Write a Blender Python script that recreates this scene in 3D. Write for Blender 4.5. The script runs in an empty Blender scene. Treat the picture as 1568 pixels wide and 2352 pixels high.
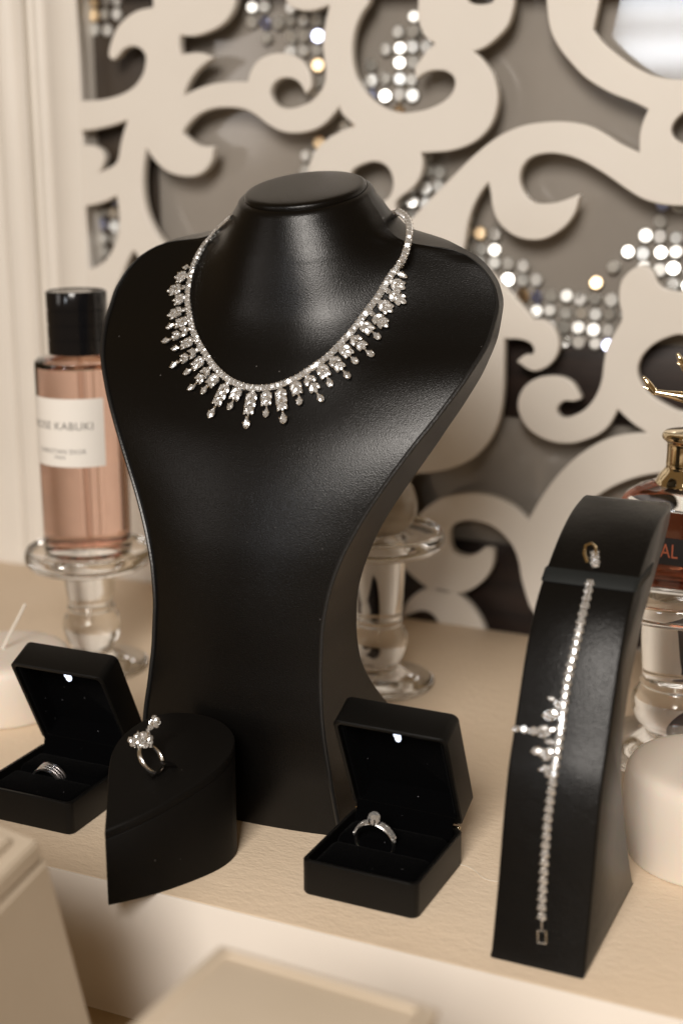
import bpy, bmesh, math, random
import numpy as np
from mathutils import Vector, Matrix
from mathutils.bvhtree import BVHTree

random.seed(7)
S = bpy.context.scene
COL = S.collection
PI = math.pi

# ------------------------------------------------------------------ camera
FPX, PITCH, ROLL, YAW = 3267.0, math.radians(14.3), math.radians(-0.2), math.radians(24.7)
CAM = np.array([0.3475, -0.6675, 0.3767])
FW = np.array([-math.sin(YAW)*math.cos(PITCH), math.cos(YAW)*math.cos(PITCH), -math.sin(PITCH)])
R0 = np.array([math.cos(YAW), math.sin(YAW), 0.0])
U0 = np.cross(R0, FW)
RT = R0*math.cos(ROLL) + U0*math.sin(ROLL)
UP = -R0*math.sin(ROLL) + U0*math.cos(ROLL)
cam = bpy.data.cameras.new('camera')
cam.sensor_fit = 'VERTICAL'
cam.sensor_height = 36.0
cam.lens = 50.0
cam.clip_start = 0.02
cam.clip_end = 60
cam.dof.use_dof = True
cam.dof.focus_distance = 0.80
cam.dof.aperture_fstop = 4.2
cam.dof.aperture_blades = 0
camo = bpy.data.objects.new('camera', cam)
COL.objects.link(camo)
M3 = Matrix((RT, UP, -FW)).transposed()
camo.matrix_world = Matrix.Translation(CAM) @ M3.to_4x4()
S.camera = camo

# ------------------------------------------------------------------ world, lamps, exposure
w = bpy.data.worlds.new('World')
S.world = w
w.use_nodes = True
bg = w.node_tree.nodes['Background']
bg.inputs['Color'].default_value = (1.0, 0.64, 0.31, 1)
bg.inputs['Strength'].default_value = 0.135


def area(name, az, el, dist, sx, sy, power, col, target=(0.0, 0.05, 0.12), spread=180):
    """Softbox seen from the table: azimuth is measured from the front (-Y), positive to the right."""
    a, e = math.radians(az), math.radians(el)
    d = Vector((math.sin(a)*math.cos(e), -math.cos(a)*math.cos(e), math.sin(e)))
    L = bpy.data.lights.new(name, 'AREA')
    L.shape = 'RECTANGLE'
    L.size, L.size_y = sx, sy
    L.energy = power
    L.color = col
    L.spread = math.radians(spread)
    o = bpy.data.objects.new(name, L)
    COL.objects.link(o)
    o.location = Vector(target) + d*dist
    o.rotation_euler = (-d).to_track_quat('-Z', 'Y').to_euler()
    return o


area('window_lamp', 12, 31, 2.2, 0.75, 0.75, 50, (1.0, 0.935, 0.865))
area('second_window_lamp', -42, 14, 2.4, 0.5, 0.7, 3.0, (1.0, 0.93, 0.88))
for zz in (0.735, 0.615):
    o = area('far_window_lamp', -11.6, 15.0, 2.6, 0.30, 0.070, 0.17, (0.90, 0.94, 1.0), spread=60)
    o.location = (-0.46, -2.3, zz)
    o.rotation_euler = (Vector((0.13, 0.41, 0.48))-o.location).to_track_quat('-Z', 'Y').to_euler()

S.render.engine = 'CYCLES'
S.view_settings.view_transform = 'Standard'
S.view_settings.look = 'None'
S.view_settings.exposure = 0.0
S.view_settings.gamma = 1.0
S.view_settings.use_curve_mapping = False
S.cycles.use_denoising = True
S.cycles.max_bounces = 16
S.cycles.transmission_bounces = 14
S.cycles.glossy_bounces = 8
S.cycles.sample_clamp_indirect = 6
S.cycles.blur_glossy = 0.5


# ------------------------------------------------------------------ helpers
def ray(x, y):
    return FW + RT*(x-784)/FPX - UP*(y-1176)/FPX


def tab(x, y, z=0.0):
    d = ray(x, y)
    return CAM + d*((z-CAM[2])/d[2])


def atY(x, y, Y):
    d = ray(x, y)
    return CAM + d*((Y-CAM[1])/d[1])


def hit(bvh, x, y):
    d = Vector(ray(x, y)).normalized()
    loc, nor, idx, dist = bvh.ray_cast(Vector(CAM), d)
    if loc is None:
        # just off the outline: nearest point of the surface to the line of sight
        best = None
        for k in range(60):
            p = Vector(CAM) + d*(0.66 + k*0.005)
            l, n, i, ds = bvh.find_nearest(p)
            if l is not None and (best is None or ds < best[0]):
                best = (ds, l, n)
        loc, nor = best[1], best[2]
    if nor.dot(d) > 0:
        nor = -nor
    return loc.copy(), nor.copy()


ROOT = {}          # object -> world origin of its thing


def thing(name, label, cat, loc, group=None):
    o = bpy.data.objects.new(name, None)
    o.empty_display_size = 0.02
    COL.objects.link(o)
    o.location = loc
    o['label'] = label
    o['category'] = cat
    if group:
        o['group'] = group
    ROOT[o] = Vector(loc)
    return o


def put(name, mesh, parent=None, label=None):
    """Link a mesh made in world coordinates as a part of its parent."""
    o = bpy.data.objects.new(name, mesh)
    COL.objects.link(o)
    if parent is not None:
        b = ROOT[parent]
        mesh.transform(Matrix.Translation(-b))
        o.parent = parent
        ROOT[o] = b
    else:
        ROOT[o] = Vector((0, 0, 0))
    if label:
        o['label'] = label
    return o


def mesh_of(bm, name, m, smooth=True, angle=40):
    me = bpy.data.meshes.new(name)
    bmesh.ops.recalc_face_normals(bm, faces=bm.faces)
    bm.to_mesh(me)
    bm.free()
    me.materials.append(m)
    if smooth:
        for p in me.polygons:
            p.use_smooth = True
        me.set_sharp_from_angle(angle=math.radians(angle))
    return me


def add(name, bm, m, parent=None, smooth=True, angle=40, label=None):
    return put(name, mesh_of(bm, name, m, smooth, angle), parent, label)


def grid_faces(bm, rows, closed_u=False, closed_v=False):
    n, k = len(rows), len(rows[0])
    for i in range(n if closed_v else n-1):
        a, b = rows[i], rows[(i+1) % n]
        for j in range(k if closed_u else k-1):
            q = (a[j], a[(j+1) % k], b[(j+1) % k], b[j])
            if len(set(q)) == 4:
                bm.faces.new(q)


def loft(loops, cap0=True, cap1=True, bm=None):
    bm = bm or bmesh.new()
    rows = [[bm.verts.new(p) for p in lp] for lp in loops]
    grid_faces(bm, rows, closed_u=True)
    if cap0:
        bm.faces.new(rows[0][::-1])
    if cap1:
        bm.faces.new(rows[-1])
    return bm


def lathe(prof, c=(0, 0, 0), seg=64, bm=None, M=None):
    """Solid of revolution about z; profile from the bottom centre to the top centre."""
    bm = bm or bmesh.new()
    rows = []
    for r, z in prof:
        if r < 1e-6:
            p = Vector((0, 0, z))
            rows.append([bm.verts.new((M @ p) if M else p + Vector(c))])
        else:
            row = []
            for i in range(seg):
                a = 2*PI*i/seg
                p = Vector((r*math.cos(a), r*math.sin(a), z))
                row.append(bm.verts.new((M @ p) if M else p + Vector(c)))
            rows.append(row)
    for a, b in zip(rows[:-1], rows[1:]):
        if len(a) == 1 and len(b) == 1:
            continue
        for j in range(seg):
            k = (j+1) % seg
            if len(a) == 1:
                bm.faces.new((a[0], b[k], b[j]))
            elif len(b) == 1:
                bm.faces.new((a[j], a[k], b[0]))
            else:
                bm.faces.new((a[j], a[k], b[k], b[j]))
    return bm


def smooth_prof(pts, n=5):
    out = []
    P = [Vector((p[0], p[1], 0)) for p in pts]
    for i in range(len(P)-1):
        p0, p1, p2, p3 = P[max(i-1, 0)], P[i], P[i+1], P[min(i+2, len(P)-1)]
        for k in range(n):
            t = k/n
            q = 0.5*((2*p1) + (p2-p0)*t + (2*p0-5*p1+4*p2-p3)*t*t + (3*p1-p0-3*p2+p3)*t**3)
            out.append((max(q.x, 0.0), q.y))
    out.append(pts[-1])
    return out


def tube(pts, r, seg=8, bm=None, closed=False, taper=None):
    bm = bm or bmesh.new()
    P = [Vector(p) for p in pts]
    n = len(P)
    rows = []
    nrm = None
    for i in range(n):
        t = (P[(i+1) % n]-P[i-1]) if closed else (P[min(i+1, n-1)]-P[max(i-1, 0)])
        t.normalize()
        if nrm is None:
            nrm = t.orthogonal().normalized()
        nrm = (nrm - t*nrm.dot(t)).normalized()
        b = t.cross(nrm)
        rr = r if taper is None else taper[i]
        rows.append([bm.verts.new(P[i] + (nrm*math.cos(2*PI*j/seg)+b*math.sin(2*PI*j/seg))*rr) for j in range(seg)])
    grid_faces(bm, rows, closed_u=True, closed_v=closed)
    if not closed:
        bm.faces.new(rows[0][::-1])
        bm.faces.new(rows[-1])
    return bm


def catmull(pts, n=6, closed=False):
    P = [Vector(p) for p in pts]
    m = len(P)
    out = []
    for i in range(m if closed else m-1):
        p0 = P[(i-1) % m] if (closed or i > 0) else P[0]
        p1, p2 = P[i], P[(i+1) % m]
        p3 = P[(i+2) % m] if (closed or i+2 < m) else P[-1]
        for k in range(n):
            t = k/n
            out.append(0.5*((2*p1) + (p2-p0)*t + (2*p0-5*p1+4*p2-p3)*t*t + (3*p1-p0-3*p2+p3)*t**3))
    if not closed:
        out.append(P[-1])
    return out


def box(bm, lo, hi, bev=0.0, seg=3, M=None):
    lo, hi = Vector(lo), Vector(hi)
    r = bmesh.ops.create_cube(bm, size=1.0)
    vs = r['verts']
    for v in vs:
        v.co = Vector((lo[i] + (v.co[i]+0.5)*(hi[i]-lo[i]) for i in range(3)))
    if bev > 0:
        es = list({e for v in vs for e in v.link_edges})
        rb = bmesh.ops.bevel(bm, geom=es, offset=bev, segments=seg, affect='EDGES', profile=0.5)
        vs = list({v for f in rb['faces'] for v in f.verts} | {v for v in vs if v.is_valid})
    if M is not None:
        for v in vs:
            v.co = M @ v.co
    return bm


def rrect(w2, d2, r, z, n=6):
    out = []
    for cx, cy, a0 in ((w2-r, d2-r, 0), (-w2+r, d2-r, PI/2), (-w2+r, -d2+r, PI), (w2-r, -d2+r, 1.5*PI)):
        for k in range(n+1):
            a = a0 + PI/2*k/n
            out.append(Vector((cx+r*math.cos(a), cy+r*math.sin(a), z)))
    return out


def interp(tbl, x):
    return float(np.interp(x, [t[0] for t in tbl], [t[1] for t in tbl]))


class Smooth:
    """Smooth (catmull-like, monotone enough) interpolation of a table."""
    def __init__(self, tbl):
        xs = np.array([t[0] for t in tbl], float)
        ys = np.array([t[1] for t in tbl], float)
        self.x, self.y = xs, ys
        d = np.diff(ys)/np.diff(xs)
        m = np.zeros(len(xs))
        m[0], m[-1] = d[0], d[-1]
        for i in range(1, len(xs)-1):
            if d[i-1]*d[i] > 0:
                w1, w2 = 2*(xs[i+1]-xs[i])+(xs[i]-xs[i-1]), (xs[i+1]-xs[i])+2*(xs[i]-xs[i-1])
                m[i] = (w1+w2)/(w1/d[i-1]+w2/d[i])
        self.m = m

    def __call__(self, x):
        x = min(max(x, self.x[0]), self.x[-1])
        i = min(max(int(np.searchsorted(self.x, x))-1, 0), len(self.x)-2)
        h = self.x[i+1]-self.x[i]
        t = (x-self.x[i])/h
        return float((2*t**3-3*t*t+1)*self.y[i] + (t**3-2*t*t+t)*h*self.m[i]
                     + (-2*t**3+3*t*t)*self.y[i+1] + (t**3-t*t)*h*self.m[i+1])


def sstep(a, b, x):
    t = min(max((x-a)/(b-a), 0.0), 1.0)
    return t*t*(3-2*t)


# ------------------------------------------------------------------ materials
def mat(name, col=(0.5, 0.5, 0.5), rough=0.5, metal=0.0, **kw):
    m = bpy.data.materials.new(name)
    m.use_nodes = True
    b = m.node_tree.nodes['Principled BSDF']
    b.inputs['Base Color'].default_value = (*col, 1)
    b.inputs['Roughness'].default_value = rough
    b.inputs['Metallic'].default_value = metal
    for k, v in kw.items():
        b.inputs[k.replace('_', ' ')].default_value = v
    return m


def nodes(m):
    return m.node_tree.nodes, m.node_tree.links, m.node_tree.nodes['Principled BSDF']


def bump(m, layers, strength=0.3, distance=0.001, stretch=None):
    """layers: (kind, scale, weight); adds grain to the surface and a little to its gloss."""
    N, L, b = nodes(m)
    tc = N.new('ShaderNodeTexCoord')
    mp = N.new('ShaderNodeMapping')
    L.new(tc.outputs['Object'], mp.inputs['Vector'])
    if stretch:
        mp.inputs['Scale'].default_value = stretch
    acc = None
    for kind, sc, wt in layers:
        if kind == 'noise':
            t = N.new('ShaderNodeTexNoise')
            t.inputs['Detail'].default_value = 4
        else:
            t = N.new('ShaderNodeTexVoronoi')
            t.feature = 'DISTANCE_TO_EDGE' if kind == 'cells' else 'F1'
        t.inputs['Scale'].default_value = sc
        L.new(mp.outputs['Vector'], t.inputs['Vector'])
        out = t.outputs['Distance'] if kind != 'noise' else t.outputs['Fac']
        mu = N.new('ShaderNodeMath')
        mu.operation = 'MULTIPLY'
        mu.inputs[1].default_value = wt
        L.new(out, mu.inputs[0])
        if acc is None:
            acc = mu.outputs[0]
        else:
            a = N.new('ShaderNodeMath')
            a.operation = 'ADD'
            L.new(acc, a.inputs[0])
            L.new(mu.outputs[0], a.inputs[1])
            acc = a.outputs[0]
    bp = N.new('ShaderNodeBump')
    bp.inputs['Strength'].default_value = strength
    bp.inputs['Distance'].default_value = distance
    L.new(acc, bp.inputs['Height'])
    L.new(bp.outputs['Normal'], b.inputs['Normal'])
    return m


def mottle(m, c0, c1, scale, lo=0.35, hi=0.65, stretch=(1, 1, 1)):
    """Break the colour of a surface up between two close tones."""
    N, L, b = nodes(m)
    tc = N.new('ShaderNodeTexCoord')
    mp = N.new('ShaderNodeMapping')
    mp.inputs['Scale'].default_value = stretch
    t = N.new('ShaderNodeTexNoise')
    t.inputs['Scale'].default_value = scale
    t.inputs['Detail'].default_value = 5
    rp = N.new('ShaderNodeValToRGB')
    rp.color_ramp.elements[0].position, rp.color_ramp.elements[1].position = lo, hi
    rp.color_ramp.elements[0].color = (*c0, 1)
    rp.color_ramp.elements[1].color = (*c1, 1)
    L.new(tc.outputs['Object'], mp.inputs['Vector'])
    L.new(mp.outputs['Vector'], t.inputs['Vector'])
    L.new(t.outputs['Fac'], rp.inputs['Fac'])
    L.new(rp.outputs['Color'], b.inputs['Base Color'])
    return m


def lint(m, scale=70, size=0.020, keep=0.82, col=(0.30, 0.28, 0.25)):
    """A few specks of dust lying on a dark cover."""
    N, L, b = nodes(m)
    tc = N.new('ShaderNodeTexCoord')
    v = N.new('ShaderNodeTexVoronoi')
    v.inputs['Scale'].default_value = scale
    L.new(tc.outputs['Object'], v.inputs['Vector'])
    lt = N.new('ShaderNodeMath')
    lt.operation = 'LESS_THAN'
    lt.inputs[1].default_value = size
    L.new(v.outputs['Distance'], lt.inputs[0])
    sp = N.new('ShaderNodeSeparateColor')
    L.new(v.outputs['Color'], sp.inputs[0])
    gt = N.new('ShaderNodeMath')
    gt.operation = 'GREATER_THAN'
    gt.inputs[1].default_value = keep
    L.new(sp.outputs[0], gt.inputs[0])
    mu = N.new('ShaderNodeMath')
    mu.operation = 'MULTIPLY'
    L.new(lt.outputs[0], mu.inputs[0])
    L.new(gt.outputs[0], mu.inputs[1])
    mx = N.new('ShaderNodeMix')
    mx.data_type = 'RGBA'
    mx.inputs['A'].default_value = b.inputs['Base Color'].default_value[:]
    mx.inputs['B'].default_value = (*col, 1)
    L.new(mu.outputs[0], mx.inputs['Factor'])
    L.new(mx.outputs['Result'], b.inputs['Base Color'])
    return m


def glass(name, col=(1, 1, 1), ior=1.48, rough=0.0):
    m = mat(name, col, rough, Transmission_Weight=1.0, IOR=ior)
    return m


LEATHER = bump(mat('black_leatherette', (0.0026, 0.0023, 0.0020), 0.275, Specular_IOR_Level=0.28),
               [('cells', 950, 0.8), ('noise', 1300, 0.7)], 0.24, 0.0005)
LEATHER_B = bump(mat('black_leatherette_bracelet', (0.0030, 0.0029, 0.0028), 0.32, Specular_IOR_Level=0.27),
                 [('cells', 700, 0.7), ('noise', 1100, 0.7), ('noise', 120, 1.0)], 0.3, 0.0007)
LEATHER_D = bump(mat('black_matte_cover', (0.0030, 0.0025, 0.0020), 0.6, Specular_IOR_Level=0.16),
                 [('noise', 900, 0.7)], 0.2, 0.0005)
PIPING = bump(mat('black_piping', (0.011, 0.011, 0.011), 0.34), [('noise', 700, 1)], 0.3, 0.0006)
SOFT = bump(mat('soft_touch_black', (0.0030, 0.0028, 0.0025), 0.46, Specular_IOR_Level=0.22), [('noise', 1500, 1)], 0.06, 0.0003)
VELVET = bump(mat('black_velvet', (0.0012, 0.0012, 0.0014), 0.95, Specular_IOR_Level=0.02, Sheen_Weight=0.01, Sheen_Roughness=0.4),
              [('noise', 1600, 1), ('noise', 90, 1)], 0.5, 0.0008)
ELASTIC = bump(mat('black_elastic', (0.010, 0.012, 0.012), 0.7, Specular_IOR_Level=0.3), [('noise', 1500, 1)], 0.4, 0.0006)
lint(LEATHER, 75, 0.030, 0.55, (0.09, 0.085, 0.08))
lint(LEATHER_D, 110, 0.035, 0.6, (0.12, 0.11, 0.10))
lint(VELVET, 160, 0.05, 0.5, (0.14, 0.14, 0.15))
CREAM = mottle(bump(mat('cream_paint', (0.74, 0.60, 0.44), 0.5), [('noise', 230, 1.0), ('noise', 75, 0.7), ('noise', 600, 0.4)], 0.42, 0.0013, stretch=(1, 1.7, 1)),
               (0.715, 0.575, 0.42), (0.76, 0.62, 0.465), 7)
CREAM_FACE = mottle(mat('cream_paint_face', (0.80, 0.74, 0.67), 0.5), (0.785, 0.725, 0.655), (0.81, 0.755, 0.685), 6)
LATTICE = mottle(mat('white_lacquer', (0.72, 0.68, 0.62), 0.42), (0.70, 0.66, 0.60), (0.735, 0.695, 0.635), 7)
BACKING = mottle(mat('grey_backing', (0.27, 0.245, 0.215), 0.09, Specular_IOR_Level=0.6), (0.245, 0.222, 0.195), (0.30, 0.272, 0.24), 4.5)
REFL_DARK = mottle(mat('painted_reflection_dark', (0.020, 0.011, 0.008), 0.5), (0.010, 0.006, 0.0045), (0.030, 0.016, 0.011), 30, stretch=(0.3, 1, 3))  # near-black tone stands in for dark furniture reflected behind the lattice
REFL_BROWN = mottle(mat('painted_reflection_brown', (0.065, 0.045, 0.03), 0.5), (0.030, 0.020, 0.012), (0.050, 0.034, 0.021), 14)  # brown reflection beside the left stile, put into the colour
BOXSKIN = bump(mottle(mat('cream_leather_box', (0.62, 0.525, 0.41), 0.5), (0.59, 0.50, 0.385), (0.64, 0.545, 0.43), 12), [('noise', 400, 1)], 0.15, 0.0006)
WAX = mat('ivory_wax', (0.80, 0.72, 0.63), 0.5, Subsurface_Weight=0.35, Subsurface_Scale=0.01)
WICK = mat('white_wick', (0.8, 0.75, 0.68), 0.8)
SILVER = mat('white_gold', (0.88, 0.87, 0.85), 0.24, 1.0)
GOLD = mat('polished_gold', (0.86, 0.66, 0.36), 0.08, 1.0)
PALEGOLD = mat('pale_gold', (0.90, 0.76, 0.52), 0.09, 1.0)
CLEAR = glass('clear_glass', (0.985, 0.99, 0.985), 1.47)
PINK = glass('pink_perfume', (0.86, 0.60, 0.51), 0.915)
AMBER = glass('amber_perfume', (0.40, 0.12, 0.06), 0.93)
GLOSSBLACK = mat('glossy_black_cap', (0.006, 0.006, 0.007), 0.12)
PAPER = mat('white_label', (0.80, 0.77, 0.72), 0.6)
INK = mat('grey_ink', (0.16, 0.15, 0.14), 0.7)
DARKLABEL = mat('black_label', (0.012, 0.011, 0.012), 0.3)
COPPER = mat('copper_ink', (0.32, 0.085, 0.04), 0.4)
PLUSH = bump(mat('grey_plush', (0.33, 0.27, 0.21), 0.95, Sheen_Weight=0.3), [('noise', 320, 1), ('cells', 260, 0.8)], 1.0, 0.004)
FROST = mat('frosted_cream', (0.62, 0.53, 0.42), 0.35)
THREAD = mat('white_thread', (0.72, 0.66, 0.56), 0.8)
LED = mat('led', (0.9, 0.93, 1.0), 0.3)
LED.node_tree.nodes['Principled BSDF'].inputs['Emission Color'].default_value = (0.74, 0.82, 1.0, 1)
LED.node_tree.nodes['Principled BSDF'].inputs['Emission Strength'].default_value = 1.7


def gem(name, col, mix, ior=1.9, rough=0.02, white=0.0, gl=0.06):
    m = bpy.data.materials.new(name)
    m.use_nodes = True
    N, L = m.node_tree.nodes, m.node_tree.links
    N.remove(N['Principled BSDF'])
    out = N['Material Output']
    g = N.new('ShaderNodeBsdfGlass')
    g.inputs['Color'].default_value = (*col, 1)
    g.inputs['IOR'].default_value = ior
    g.inputs['Roughness'].default_value = rough
    s = N.new('ShaderNodeBsdfGlossy')
    s.inputs['Color'].default_value = (*[min(1, c*0.98) for c in col], 1)
    s.inputs['Roughness'].default_value = gl
    x = N.new('ShaderNodeMixShader')
    x.inputs['Fac'].default_value = mix
    L.new(g.outputs[0], x.inputs[1])
    L.new(s.outputs[0], x.inputs[2])
    d = N.new('ShaderNodeBsdfDiffuse')  # diffuse white stands in for light gathered inside the stone
    d.inputs['Color'].default_value = (*[0.85*c for c in col], 1)
    y = N.new('ShaderNodeMixShader')
    y.inputs['Fac'].default_value = white
    L.new(x.outputs[0], y.inputs[1])
    L.new(d.outputs[0], y.inputs[2])
    L.new(y.outputs[0], out.inputs['Surface'])
    return m


DIAMOND = gem('diamond', (0.97, 0.985, 1.0), 0.78, white=0.20, gl=0.18)
CRYSTAL = gem('crystal', (0.93, 0.93, 0.90), 0.75, 1.6, white=0.15, gl=0.33)
FIRE_WARM = gem('crystal_fire_warm', (1.0, 0.78, 0.50), 0.8, 1.6, gl=0.35)  # warm flash of dispersion put into the stone colour
FIRE_BLUE = gem('crystal_fire_blue', (0.66, 0.72, 1.0), 0.8, 1.6, gl=0.35)  # blue dispersion fire painted as a stone tint

# ------------------------------------------------------------------ the table
TBACK, TFRONT, ZLOW = 0.3735, -0.0975, -0.080
t = thing('display_table', 'long cream painted shelf top with brush marks, carrying the black jewellery displays', 'table', (0, 0.1, ZLOW))
bm = bmesh.new()
box(bm, (-0.95, TFRONT+0.0012, -0.006), (0.95, TBACK, 0.0), 0.0005, 2)
add('top_board', bm, CREAM, t)
bm = bmesh.new()
loft([[Vector((x, y, z)) for y, z in ((TFRONT, ZLOW), (TFRONT, -.0011), (TFRONT+.0002, -.0006), (TFRONT+.0006, -.0004), (TFRONT+.0010, -.0004), (TFRONT+.0010, -.0065), (TFRONT+.02, -.0065), (TFRONT+.02, ZLOW))] for x in (-.95, .95)], bm=bm)
add('front_panel', bm, CREAM_FACE, t)
bm = bmesh.new()
box(bm, (-1.2, -0.9, ZLOW-0.03), (1.2, TFRONT+0.0005, ZLOW-0.0005), 0.0)
o = add('ground', bm, mottle(mat('lower_wood', (0.45, 0.33, 0.19), 0.5), (0.40, 0.29, 0.16), (0.48, 0.35, 0.21), 10))
o['kind'] = 'structure'

# ------------------------------------------------------------------ carved screen behind
YL0, YL1, YB = 0.3745, 0.3840, 0.404


def A1(x, y): return (x*0.5126, y*0.5126)            # traced on the photo's upper left part


def A2(x, y): return (746.4 + x*0.524, y*0.524)      # upper right part


def A3(x, y): return (746.4 + x*0.524, 574.2 + y*0.524)   # right, middle and lower part


xs_stile = float(atY(185, 300, YL0)[0])


def A0(x, y):
    """Point on the stile's inner edge at the height seen at pixel row y."""
    z = float(atY(190, y*0.5126, YL0)[2])
    v = np.array([xs_stile+0.0004, YL0, z]) - CAM
    k = v @ FW
    return (784+FPX*(v @ RT)/k, 1176-FPX*(v @ UP)/k)


def hole(spec, f=None):
    """Closed outline through traced points; a point ending in 1 is a sharp corner."""
    pts = []
    for p in spec:
        g = p[0]
        x, y = g(p[1], p[2])
        q = atY(x, y, YL0)
        pts.append((Vector((q[0], q[2], 0)), len(p) > 3))
    n = len(pts)
    corners = [i for i in range(n) if pts[i][1]]
    out = []
    if not corners:
        return catmull([p for p, c in pts], 5, True)
    for a, b in zip(corners, corners[1:]+[corners[0]+n]):
        run = [pts[i % n][0] for i in range(a, b+1)]
        if len(run) == 2:
            out.append(run[0])
        else:
            out += catmull(run, 5)[:-1]
    return out


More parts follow.
